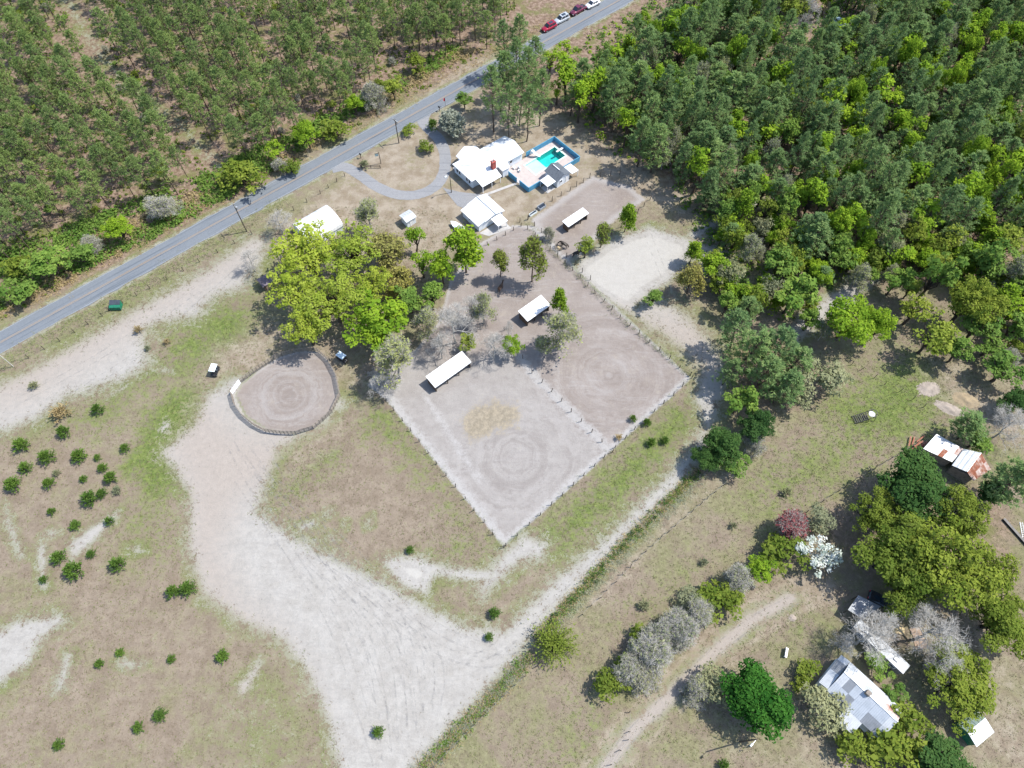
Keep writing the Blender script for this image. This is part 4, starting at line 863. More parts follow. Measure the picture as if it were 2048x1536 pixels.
for k in range(10): t = k * math.tau / 10; m.bar((.85 * math.cos(t), .85 * math.sin(t), 0), (.85 * math.cos(t), .85 * math.sin(t), 1.05), .06)
m.build('uprights', M['grey_wood'], h); MB().cyl((0, 0, 0), (0, 0, .35), .55, 0, 12, .35).build('hay', M['plywood'], h)
h = empty('ladder_rack', at(1727, 834, .6).xy.to_3d(), R(12), 'black slatted metal ladder frame with a grey seat on the lawn', 'rack')
for y in (-.75, .75): MB().bar((-2.0, y, .1), (2.0, y, 1.4), .09).build('rail', M['black'], h)
for k in range(8): MB().bar((-1.7 + .32 * k, -.75, .2 + .104 * k), (-1.7 + .32 * k, .75, .2 + .104 * k), .11).build('rung', M['black'], h)
MB().cyl((1.4, 0, 1.22), (1.4, 0, 1.30), .62, 0, 14).build('seat', M['grey_metal'], h)
for x, y in ((1.9, -.9), (1.9, .9), (.6, -.9), (.6, .9)): MB().bar((x, y * .83, 1.1), (x + .1, y * 1.1, 0), .07).build('leg', M['black'], h)
MB().ring((1.4, 0, 1.75), .8, (0, 0, 1), .06, 0, 14).build('guard_rail', M['black'], h)
h = empty('garden_bench', at(1571, 1306), R(70), 'white bench standing alone on the lawn near the shrubs', 'bench')
MB().box(-.75, .75, -.2, .2, .4, .47).build('seat', M['trim'], h); MB().box(-.75, .75, .18, .24, .47, .85).build('backrest', M['trim'], h)
for x in (-.65, .65): MB().box(x - .05, x + .05, -.2, .2, 0, .4).build('leg', M['trim'], h)
def plank_pile(loc, rz, n, L, Wd, mat, lb, name='plank_pile', spread=.5):
    h = empty(name, loc, rz, lb, 'boards')
    for k in range(n):
        o = MB().box(-L / 2, L / 2, -Wd / 2, Wd / 2, 0, .05).build('plank', M[mat], h, (random.gauss(0, spread), random.gauss(0, spread), .02 + .05 * k), random.gauss(0, .35))
plank_pile(at(1779, 1238), R(30), 6, 2.2, 1.2, 'plywood', 'cream stack of plywood sheets beside the dark pickup', spread=.18)
plank_pile(at(1796, 1260), R(-8), 2, 1.9, 1.1, 'plywood', 'cream plywood square below the plywood stack', spread=.05)
plank_pile(at(1836, 1275), R(80), 2, 3.2, 1.6, 'tan_board', 'large tan board lying in the bare tree shadow', spread=.1)
plank_pile(at(1838, 893), R(20), 9, 2.2, .25, 'rust', 'heap of rusty planks at the front of the rusty barn', spread=.6)
plank_pile(at(1930, 800), R(-25), 5, 1.8, .3, 'rust_pale', 'small heap of brown boards on the straw mound', spread=.25)
plank_pile(at(1943, 1440), R(15), 4, 1.4, .5, 'rust', 'rust-red scrap pieces behind the white-roofed shed', spread=.3)
h = empty('long_beam', at(2034, 1070), R(-62), 'long dark beam lying at the right edge of the photo', 'beam'); MB().box(-3.2, 3.2, -.22, .22, 0, .4).build('beam', M['black'], h); MB().box(-3.2, 3.2, .225, .3, .05, .3).build('flange', M['post_wood'], h)
h = empty('white_ladder', at(2045, 1062), R(80), 'white ladder lying beside the dark beam', 'ladder')
for y in (-.22, .22): MB().bar((-1.6, y, .05), (1.6, y, .05), .06).build('rail', M['trim'], h)
for k in range(9): MB().bar((-1.4 + .35 * k, -.22, .05), (-1.4 + .35 * k, .22, .05), .045).build('rung', M['trim'], h)
# straw and soil mounds
def mound(px, py, rx, ry, hgt, rz, mat, lb):
    n = 22; m = MB()
    for j in range(n + 1):
        for i in range(n + 1):
            x, y = -1 + 2 * i / n, -1 + 2 * j / n; r = math.hypot(x, y); z = max(0, 1 - r * r) ** 1.5 * hgt * (1 + .35 * math.sin(7 * x + 3) * math.cos(6 * y)) + (random.uniform(-.05, .05) if r < .95 else 0) - .03
            m.v.append((x * rx, y * ry, z))
    for j in range(n):
        for i in range(n): q_ = j * (n + 1) + i; m.f.append((q_, q_ + 1, q_ + n + 2, q_ + n + 1)); m.mi.append(0)
    o = m.build('mound', M[mat], None, at(px, py), rz); [setattr(p, 'use_smooth', True) for p in o.data.polygons]; tag(o, lb, 'mound'); return o
M['straw_heap'] = surf('straw_heap', (.27, .215, .14), (.22, .18, .125), .8, .95, 0, .1, .4, 7, .6); M['soil_heap'] = surf('soil_heap', (.29, .25, .215), (.22, .19, .165), .8, .95, 0, .1, .3, 6, .6)
mound(1932, 800, 2.6, 1.7, .5, R(-20), 'straw_heap', 'golden straw mound with scrap boards above the rusty barn'); mound(1900, 818, 3.2, 1.3, .35, R(-30), 'soil_heap', 'low grey soil heap beside the straw mound'); mound(1858, 778, 2.4, 1.7, .3, R(10), 'soil_heap', 'round worn soil patch heaped at the pasture edge')
mound(1585, 1236, .7, .6, .2, 0, 'soil_heap', 'small burnt soil heap on the lawn above the white bench')

# ---------------------------------------------------------------- horses
def horse(loc, rz, mat, label, graze=True, hmat='horse_dark'):
    h = empty('horse', loc, rz, label, 'horse')
    J = {'pel': (-.62, 0, 1.22, .27, .33), 'mid': (-.05, 0, 1.12, .30, .36), 'che': (.5, 0, 1.15, .27, .36), 'nb': (.78, 0, 1.32, .17, .24)}
    if graze: J.update(nm=(1.08, 0, 1.12, .12, .17), po=(1.36, 0, .78, .10, .13), fa=(1.46, 0, .48, .08, .10), mu=(1.50, 0, .22, .065, .075))
    else: J.update(nm=(1.0, 0, 1.6, .12, .17), po=(1.18, 0, 1.88, .10, .12), fa=(1.42, 0, 1.74, .085, .1), mu=(1.68, 0, 1.55, .065, .075))
    E_ = [('pel', 'mid'), ('mid', 'che'), ('che', 'nb'), ('nb', 'nm'), ('nm', 'po'), ('po', 'fa'), ('fa', 'mu')]
    for s_, y in (('l', .19), ('r', -.19)):
        k = .10 if s_ == 'l' else -.08
        J.update({'sh' + s_: (.52, y, .92, .13, .15), 'kn' + s_: (.56 + k * .5, y, .52, .065, .07), 'fe' + s_: (.55 + k, y, .16, .045, .05), 'ho' + s_: (.58 + k, y, .03, .06, .06),
                  'th' + s_: (-.66, y, .92, .15, .2), 'st' + s_: (-.52 + k * .3, y, .70, .1, .12), 'hk' + s_: (-.82 + k, y, .5, .06, .07), 'ft' + s_: (-.76 + k, y, .16, .045, .05), 'hh' + s_: (-.72 + k, y, .03, .06, .06)})
        E_ += [('che', 'sh' + s_), ('sh' + s_, 'kn' + s_), ('kn' + s_, 'fe' + s_), ('fe' + s_, 'ho' + s_), ('pel', 'th' + s_), ('th' + s_, 'st' + s_), ('st' + s_, 'hk' + s_), ('hk' + s_, 'ft' + s_), ('ft' + s_, 'hh' + s_)]
    ks = list(J); me = bpy.data.meshes.new('body'); me.from_pydata([J[k][:3] for k in ks], [(ks.index(a), ks.index(b)) for a, b in E_], []); me.materials.append(M[mat])
    o = obj('body', me, h); md = o.modifiers.new('skin', 'SKIN'); md.use_smooth_shade = True
    sv_ = me.skin_vertices[0].data
    for i, k in enumerate(ks): sv_[i].radius = J[k][3:5]; sv_[i].use_root = k == 'pel'
    ss = o.modifiers.new('sub', 'SUBSURF'); ss.levels = ss.render_levels = 2
    po, fa = Vector(J['po'][:3]), Vector(J['fa'][:3]); up_ = (po - fa).normalized()
    for y in (-.07, .07): MB().bar(po + Vector((0, y, .03)), po + up_ * .2 + Vector((0, y * 1.3, .05)), .07, 0, 5, .01).build('ear', M[mat], h)
    m = MB(); nb, nm = Vector(J['nb'][:3]), Vector(J['nm'][:3])
    for t in np.linspace(0, 1, 8):
        b = nb.lerp(nm, t * 2) if t < .5 else nm.lerp(po, t * 2 - 1); m.bar(b + Vector((0, 0, .2)), b + Vector((-.05, .12, -.02)), .1, 0, 4, .04)
    m.build('mane', M[hmat], h); m = MB(); m.bar((-.9, 0, 1.28), (-1.08, 0, .95), .1, 0, 6, .14); m.bar((-1.08, 0, .95), (-1.1, 0, .45), .14, 0, 6, .03); m.build('tail', M[hmat], h)
horse(at(1128, 494), R(150), 'horse_dark', 'dark horse eating at the round feeder in the upper paddock')
horse(at(1001, 580), R(62), 'horse_brown', 'brown horse standing under thin trees in the middle paddock', False)
horse(at(1152, 512), R(20), 'horse_dark', 'dark horse in the tree shade at the corner of the upper paddock', True)
# ---------------------------------------------------------------- vegetation
def unit(v): return v / np.maximum(np.linalg.norm(v, axis=-1, keepdims=True), 1e-9)
def leaves(c, nrm, ln, wd, r, jitter=.6):
    """diamond leaf faces at c facing nrm; returns verts, quads"""
    m = len(c); n = unit(nrm + r.normal(0, jitter, (m, 3))); t = unit(np.cross(n, r.normal(0, 1, (m, 3)))); b = np.cross(n, t)
    q_ = np.clip(r.lognormal(0, .38, m), .4, 2.0); ln = (ln * q_)[:, None]; wd = (wd * q_ * r.uniform(.75, 1.25, m))[:, None]; fold = n * ln * .18
    v = np.stack([c - t * ln, c - b * wd - fold, c + t * ln, c + b * wd - fold], 1).reshape(-1, 3)
    return v, np.arange(4 * m).reshape(m, 4)
def blades(c, d, ln, wd, r):
    """narrow faces from c along d: needles and twigs"""
    m = len(c); s = unit(np.cross(d, r.normal(0, .55, (m, 3)) + [0.25, 0.06, .9])) * (np.asarray(wd) * r.uniform(.6, 1.3, m))[:, None]; L = (np.asarray(ln) * r.uniform(.7, 1.25, m))[:, None]
    v = np.stack([c - s * .6, c + d * L * .5 - s, c + d * L, c + d * L * .5 + s], 1).reshape(-1, 3)
    return v, np.arange(4 * m).reshape(m, 4)
def tubes(p0, p1, r0, r1, k=4):
    p0 = np.asarray(p0, float); p1 = np.asarray(p1, float); d = unit(p1 - p0); ref = np.where(np.abs(d[:, 2:3]) > .9, [[1., 0, 0]], [[0, 0, 1.]]); a = unit(np.cross(d, ref)); b = np.cross(d, a)
    an = np.arange(k) * 2 * np.pi / k; ring = a[:, None] * np.cos(an)[None, :, None] + b[:, None] * np.sin(an)[None, :, None]
    v = np.concatenate([p0[:, None] + ring * np.asarray(r0)[:, None, None], p1[:, None] + ring * np.asarray(r1)[:, None, None]], 1).reshape(-1, 3)
    i = np.arange(k); f = np.stack([i, (i + 1) % k, k + (i + 1) % k, k + i], 1); f = (f[None] + (np.arange(len(p0)) * 2 * k)[:, None, None]).reshape(-1, 4)
    return v, f
def limb(p0, p1, r0, r1, r, n=4, sag=.12):
    """a crooked limb as segment lists"""
    t = np.linspace(0, 1, n + 1)[:, None]; L = np.linalg.norm(p1 - p0); p = p0 * (1 - t) + p1 * t; p[1:-1] += r.normal(0, sag * L * .35, (n - 1, 3)); p[:, 2] += (np.sin(t[:, 0] * np.pi) * L * sag * .5)
    rr = r0 + (r1 - r0) * t[:, 0]; return p[:-1], p[1:], rr[:-1], rr[1:]
class Segs:
    def __init__(s): s.a = []
    def add(s, q): s.a.append(q)
    def mesh(s, name, mat, k=4):
        p0 = np.concatenate([q[0] for q in s.a]); p1 = np.concatenate([q[1] for q in s.a]); r0 = np.concatenate([q[2] for q in s.a]); r1 = np.concatenate([q[3] for q in s.a])
        v, f = tubes(p0, p1, r0, r1, k); return mesh_np(name, v, f, mat, True)
def broadleaf(h, Rc, seed, wood, leaf, nl=22, lob=(.26, .40), dens=1.0, ln=.26, wd=.15, base=.35, flat=.9, fill=.55, trunk=.03, low=-.35, qmax=.95):
    """crown of lobes on crooked limbs: h height, Rc crown radius, base = crown bottom / h"""
    r = np.random.default_rng(seed); zb = h * base; zc = (h + zb) / 2; rz = (h - zb) / 2; sg = Segs()
    tr = h * trunk; top = np.array([r.normal(0, .03 * h), r.normal(0, .03 * h), zb + rz * .5]); sg.add(limb(np.array([0, 0, -.2]), top, tr, tr * .55, r, 5, .04))
    lc = []
    while len(lc) < nl:
        d = unit(r.normal(0, 1, 3)); q = r.uniform(.25, qmax); d = d * q
        if d[2] < low: continue
        p = np.array([d[0] * Rc * 1.1, d[1] * Rc * .92, zc + d[2] * rz * flat])
        if all(np.linalg.norm(p - x) > Rc * .20 for x in lc): lc.append(p)
        elif r.random() < .05: lc.append(p)
    V = []; F = []; T = []; n0 = 0
    for p in lc:
        st = np.array([0, 0, zb * r.uniform(.7, 1.05)]) + top * [1, 1, 0] * .8; sg.add(limb(st, p, tr * .42, tr * .09, r, 4, .16))
        lr = Rc * r.uniform(*lob) * (1.25 - .5 * np.linalg.norm((p - [0, 0, zc]) / [Rc, Rc, rz])) * r.choice([.75, 1, 1.15]); lz = min(lr * .8, rz * .75); m = int(dens * 60 * lr * lr / (ln * wd * 26) * r.uniform(.75, 1.25))
        for k in range(4): e = p + unit(r.normal(0, 1, 3)) * lr * .75 * [1, 1, .6]; sg.add(limb(p, e, tr * .09, tr * .03, r, 2, .1))
        d = unit(r.normal(0, 1, (m, 3))); d[:, 2] = np.where(d[:, 2] < -.25, -d[:, 2] * .7, d[:, 2]); d = unit(d)
        q = fill + (1 - fill) * r.random(m)[:, None]; q *= 1 + .16 * np.sin(d[:, :1] * 9 + seed) * np.cos(d[:, 1:2] * 8)
        c = p + d * q * [lr, lr, lz] + r.normal(0, .12 * lr, (m, 3)); v, f = leaves(c, d + [.2, .05, .85], ln, wd, r)
        V.append(v); F.append(f + n0); n0 += len(v); T.append(np.clip(r.normal(.5, .22, m) + r.normal(0, .2), 0, 1))
    return sg.mesh('trunk', wood), mesh_np('crown', np.concatenate(V), np.concatenate(F), leaf, False, np.concatenate(T))
def branching(h, Rc, seed, wood, leaf=None, ln=.16, wd=.09, per=5, base=.3, levels=4, kids=(7, 5, 4, 4), trunk=.018, twig=2, twl=.55, tww=.016, lean=0.0):
    """open crown: real branch skeleton down to twigs, with or without young leaves"""
    r = np.random.default_rng(seed); sg = Segs(); tips = []; tr = h * trunk
    def grow(p, d, L, rad, lv):
        n = 3; pts = [p]; dd = d.copy()
        for i in range(n): dd = unit(dd + r.normal(0, .16, 3) + [0, 0, .06]); pts.append(pts[-1] + dd * L / n)
        pts = np.array(pts); rr = np.linspace(rad, rad * .45, n + 1); sg.add((pts[:-1], pts[1:], rr[:-1], rr[1:]))
        if lv >= levels: tips.append((pts[-1], dd)); tips.append((pts[-2], dd)); return
        for k in range(kids[min(lv, len(kids) - 1)]):
            t = r.uniform(.35, 1.0) * n; i = min(int(t), n - 1); q = pts[i] + (pts[i + 1] - pts[i]) * (t - i)
            ax = unit(r.normal(0, 1, 3)); nd = unit(dd * .75 + unit(np.cross(dd, ax)) * r.uniform(.55, 1.0) + [0, 0, .12]); grow(q, nd, L * r.uniform(.48, .72), rad * .5, lv + 1)
        tips.append((pts[-1], dd))
    top = np.array([lean * h, r.normal(0, .03) * h, h * .78]); a = limb(np.array([0, 0, -.2]), top, tr, tr * .35, r, 6, .03); sg.add(a)
    for k in range(kids[0] * 2):
        t = r.uniform(base, 1.0) * 6; i = min(int(t), 5); q = a[0][i] + (a[1][i] - a[0][i]) * (t - i); an = k * 2.4 + r.normal(0, .3); f = (t / 6 - base) / (1 - base)
        up = .35 + .9 * f; grow(q, unit(np.array([math.cos(an), math.sin(an), up])), Rc * (.62 - .22 * f) * r.uniform(.75, 1.15), tr * (.5 - .25 * f), 1)
    tp = np.array([t[0] for t in tips]); td = np.array([t[1] for t in tips]); V = []; F = []; n0 = 0
    c = np.repeat(tp, twig, 0) + r.normal(0, .12, (len(tp) * twig, 3)); d = unit(np.repeat(td, twig, 0) + r.normal(0, .55, (len(c), 3))); tv, tf = blades(c, d, twl, tww, r)
    v, f = tubes(*[np.concatenate([q[i] for q in sg.a]) for i in range(4)], 3)
    wood_me = mesh_np('trunk', np.concatenate([v, tv]), np.concatenate([f, tf + len(v)]), wood, True)
    if leaf is None: return wood_me, None
    m = len(tp) * per; c = np.repeat(tp, per, 0) + r.normal(0, .3, (m, 3)); v, f = leaves(c, np.array([[0, 0, 1.]]) + np.zeros((m, 3)), ln, wd, r, .8)
    return wood_me, mesh_np('crown', v, f, leaf, False, np.clip(r.normal(.5, .25, m), 0, 1))
def pine(h, Rc, seed, leaf, base=.5, nb=34, tuft=8, nl=.42, nw=.05, dense=3, droop=.0, trunk=.0105):
    r = np.random.default_rng(seed); sg = Segs(); top = np.array([r.normal(0, .02 * h), r.normal(0, .02 * h), h]); a = limb(np.array([0, 0, -.2]), top, h * trunk, h * .002, r, 6, .012); sg.add(a); C_ = []; D_ = []
    for k in range(nb):
        f = (k + r.random()) / nb; z = h * (base + (1 - base) * f * .97); t = z / h; ax = top * t * [1, 1, 0]; an = k * 2.399 + r.normal(0, .4)
        L = Rc * (math.sin(min(1, (1 - f) * 1.25 + .12) * math.pi * .5)) * r.uniform(.6, 1.15); L *= .75 + .25 * min(1, f * 4); rise = .15 + .75 * f - droop
        d = unit(np.array([math.cos(an), math.sin(an), rise])); p0 = ax + [0, 0, z]; p1 = p0 + d * L; sg.add(limb(p0, p1, h * .0028, h * .0009, r, 2, .08))
        for j in range(dense):
            s = .45 + .55 * (j + r.random()) / dense; q = p0 + (p1 - p0) * s + r.normal(0, .12 * L, 3) * [1, 1, .5]; C_ += [q] * tuft; D_ += list(unit(d * .8 + r.normal(0, .75, (tuft, 3)) + [0, 0, .3]))
    C_ += [top] * tuft; D_ += list(unit(r.normal(0, .6, (tuft, 3)) + [0, 0, 1])); C_ = np.array(C_); D_ = np.array(D_)
    v, f = blades(C_ + r.normal(0, .06, C_.shape), D_, nl, nw, r); m = len(C_); tt = np.repeat(r.normal(.5, .2, m // tuft + 1), tuft)[:m]
    return sg.mesh('trunk', M['pine_bark'], 5), mesh_np('crown', v, f, leaf, False, np.clip(tt + r.normal(0, .12, m), 0, 1))
def cedar(h, Rc, seed, leaf, n=70, wood='bark'):
    r = np.random.default_rng(seed); sg = Segs(); sg.add(limb(np.array([0, 0, -.1]), np.array([0, 0, h * .85]), .05, .015, r, 3, .02)); C_ = []; D_ = []
    for k in range(n):
        f = r.random(); z = h * (.08 + .85 * f); an = r.random() * 6.283; L = Rc * (1 - f) ** .6 * r.uniform(.7, 1.2) + .1; d = unit(np.array([math.cos(an), math.sin(an), .35 + f])); p0 = np.array([0, 0, z * .85]); p1 = p0 + d * L
        if k % 3 == 0: sg.add(limb(p0, p1, .02, .006, r, 2, .05))
        for j in range(9): s = .3 + .7 * r.random(); C_.append(p0 + (p1 - p0) * s); D_.append(unit(d + r.normal(0, .6, 3)))
    C_ = np.array(C_); v, f = blades(C_, np.array(D_), .28, .055, r); return sg.mesh('stem', M[wood]), mesh_np('foliage', v, f, leaf, False, np.clip(r.normal(.5, .25, len(C_)), 0, 1))
LM = {
 'lime': leafmat('leaf_lime', (.055, .105, .010), (.165, .235, .022), .42), 'yellow': leafmat('leaf_yellow_green', (.105, .142, .016), (.238, .275, .046), .46),
 'mid': leafmat('leaf_mid', (.042, .082, .016), (.115, .168, .036), .38), 'dark': leafmat('leaf_dark', (.014, .034, .010), (.045, .082, .022), .28),
 'olive': leafmat('leaf_olive', (.042, .066, .010), (.122, .150, .026), .38), 'pinep': leafmat('needle_plantation', (.055, .092, .028), (.150, .190, .065), .38),
 'pinef': leafmat('needle_forest', (.055, .102, .038), (.148, .198, .075), .40), 'cedar': leafmat('needle_cedar', (.022, .050, .010), (.085, .135, .026), .3),
 'bud': leafmat('leaf_budding', (.105, .104, .028), (.205, .195, .06), .35), 'palebud': leafmat('leaf_pale_bud', (.10, .115, .045), (.18, .20, .085), .35),
 'white': leafmat('blossom_white', (.14, .17, .14), (.36, .38, .37), .3), 'pale': leafmat('blossom_pale', (.11, .12, .085), (.22, .23, .18), .3), 'red': leafmat('leaf_red', (.075, .022, .025), (.165, .06, .06), .35),
 'greyolive': leafmat('leaf_grey_olive', (.075, .085, .045), (.17, .175, .10), .3), 'dry': leafmat('leaf_dry', (.13, .10, .05), (.24, .19, .10), .3), 'emerald': leafmat('leaf_emerald', (.012, .048, .008), (.045, .125, .020), .3, gd=1.5, gl=1.25),
 'yolive': leafmat('leaf_yellow_olive', (.070, .098, .014), (.165, .195, .036), .4)}
KIND = {}
def kind(name, maker, n=3): KIND[name] = [maker(s) for s in range(n)]
BK, BG, BB = M['bark'], M['bark_grey'], M['bark_black']
kind('pine_p', lambda s: pine(11.5, 2.2, 100 + s, LM['pinep'], .38 + .03 * (s % 4), 38 + 4 * (s % 4), 9, .42, .05, 5), 9)
kind('pine_f', lambda s: pine(14, 2.5, 120 + s, LM['pinef'], .26 + .03 * (s % 4), 60 + 6 * (s % 4), 10, .44, .06, 5, .12 * (s % 3)), 9)
kind('pine_big', lambda s: pine(16, 2.9, 140 + s, LM['pinef'], .36, 66, 10, .46, .06, 5), 3)
kind('oak', lambda s: broadleaf(12.5, 6.5, 200 + s, BK, LM['yellow'], 52, (.12, .22), .62, .19, .12, .34), 3)
kind('lime', lambda s: broadleaf(9.5, 4.6, 220 + s, BK, LM['lime'], 26, (.20, .34), 1.0, .19, .12, .26), 3)
kind('lime_thin', lambda s: broadleaf(10, 2.6, 240 + s, BK, LM['lime'], 13, (.30, .48), .75, .22, .14, .35), 3)
kind('mid', lambda s: broadleaf(9.5, 3.4, 250 + s, BK, LM['mid'], 18, (.26, .40), .95, .23, .14, .28), 4)
kind('yolive', lambda s: broadleaf(9.5, 3.6, 255 + s, BK, LM['yolive'], 18, (.22, .36), .6, .2, .13, .3), 3)
kind('olive', lambda s: broadleaf(12, 5.6, 260 + s, BB, LM['olive'], 36, (.18, .31), 1.0, .17, .105, .22), 3)
kind('dark', lambda s: broadleaf(11, 4.6, 270 + s, BB, LM['dark'], 34, (.20, .34), 1.1, .16, .10, .12, qmax=.82), 2)
kind('emerald', lambda s: broadleaf(9, 4.6, 275 + s, BB, LM['emerald'], 40, (.20, .32), 1.2, .17, .105, .06, .95, qmax=.74), 2)
kind('shrub', lambda s: broadleaf(4.2, 2.3, 280 + s, BK, LM['olive'], 14, (.28, .44), .8, .17, .10, .05, 1, .75, .02), 3)
kind('grey_shrub', lambda s: broadleaf(5, 2.8, 285 + s, BG, LM['greyolive'], 16, (.26, .42), .65, .17, .08, .05, 1, .7, .02), 3)
kind('bare', lambda s: branching(11, 4.2, 300 + s, M['twig_pale'], None, base=.3, kids=(6, 4, 4, 3), twig=3, twl=.55, tww=.014), 3)
kind('bare_open', lambda s: branching(11, 5.0, 305 + s, M['twig_pale'], None, base=.35, kids=(6, 5, 4, 3), twig=2, twl=.55, tww=.013, trunk=.022), 2)
kind('bare_bush', lambda s: branching(4.6, 3.0, 310 + s, M['twig_pale'], LM['greyolive'], .13, .07, 1, .08, 4, (8, 5, 4, 3), .018, 5, .5, .013), 3)
kind('palebud', lambda s: branching(12, 4.2, 320 + s, BG, LM['palebud'], .16, .09, 1, .35, 4, (7, 5, 4, 4), .018, 2), 3)
kind('bud', lambda s: branching(10, 3.8, 330 + s, BK, LM['bud'], .17, .10, 2, .3, 4, (7, 5, 4, 3), .016, 2), 3)
kind('semi', lambda s: branching(11, 2.9, 340 + s, BK, LM['yolive'], .17, .10, 1, .35, 4, (7, 5, 4, 3), .016, 2), 4)
kind('semi_lime', lambda s: branching(10, 3.0, 350 + s, BK, LM['lime'], .19, .12, 2, .38, 4, (7, 5, 4, 3), .016, 1), 3)
kind('blossom', lambda s: branching(6, 3.2, 360 + s, BG, LM['pale'], .18, .12, 6, .25, 4, (7, 5, 4, 3), .016, 1), 1)
kind('dogwood', lambda s: broadleaf(6, 3.0, 370 + s, BK, LM['white'], 26, (.14, .26), .7, .16, .10, .2, .9, .6), 1)
kind('redtree', lambda s: branching(6.5, 3.0, 380 + s, BG, LM['red'], .14, .08, 2, .2, 4, (7, 5, 4, 3), .015, 3), 1)
kind('willow', lambda s: cedar(3.6, 2.9, 390 + s, LM['yolive'], 330), 1)
kind('cedar', lambda s: cedar(1.9, 1.05, 400 + s, LM['cedar'], 110), 5)
kind('dry_bush', lambda s: cedar(1.3, 1.2, 410 + s, LM['dry'], 70), 2)
kind('grey_bush', lambda s: cedar(1.2, .9, 415 + s, LM['greyolive'], 50), 2)
NAMES = {'pine_p': 'young_pine', 'pine_f': 'pine_tree', 'pine_big': 'pine_tree', 'oak': 'oak_tree', 'shrub': 'shrub', 'grey_shrub': 'shrub', 'bare': 'bare_tree', 'bare_open': 'bare_tree', 'bare_bush': 'bare_shrub', 'blossom': 'blossoming_tree', 'dogwood': 'blossoming_tree', 'willow': 'shrub', 'cedar': 'cedar_bush', 'dry_bush': 'dry_bush', 'grey_bush': 'dry_bush'}
def plant(kd, loc, sc, label, cat=None, group=None, sz=None, var=None):
    tr, cr = KIND[kd][(var if var is not None else random.randrange(99)) % len(KIND[kd])]; nm = NAMES.get(kd, 'broadleaf_tree')
    h = empty(nm, loc, random.random() * 6.283, label, cat or ('bush' if 'bush' in nm else 'shrub' if 'shrub' in nm else 'tree'), group); h.scale = (sc, sc, sz or sc)
    obj(tr.name.split('.')[0], tr, h)
    if cr: obj(cr.name.split('.')[0], cr, h)
    return h
NOM = {'oak': (12.5, 6.5), 'lime': (9.5, 4.6), 'lime_thin': (10, 2.6), 'mid': (9.5, 3.4), 'yolive': (9.5, 3.6), 'olive': (12, 5.6), 'dark': (11, 4.6), 'emerald': (9, 4.6), 'shrub': (4.2, 2.3), 'grey_shrub': (5, 2.8), 'bare': (11, 4.2), 'bare_open': (11, 5.0), 'bare_bush': (4.6, 3.0), 'palebud': (12, 4.2), 'bud': (10, 3.8), 'semi': (11, 2.9), 'semi_lime': (10, 3.0), 'blossom': (6, 3.2), 'dogwood': (6, 3), 'redtree': (6.5, 3), 'willow': (3.6, 2.9), 'pine_f': (14, 2.5), 'pine_big': (16, 2.9), 'pine_p': (11.5, 2.2), 'cedar': (1.9, 1.05), 'dry_bush': (1.3, 1.2), 'grey_bush': (1.2, .9)}
def tree(kd, px, py, hgt, rad, label, group=None, cf=.62):
    """px, py = middle of the crown in the photo, hgt metres, rad crown radius in metres"""
    loc = at(px, py, hgt * cf); loc.z = 0; n = NOM[kd]; return plant(kd, loc, rad / n[1], label, None, group, hgt / n[0])

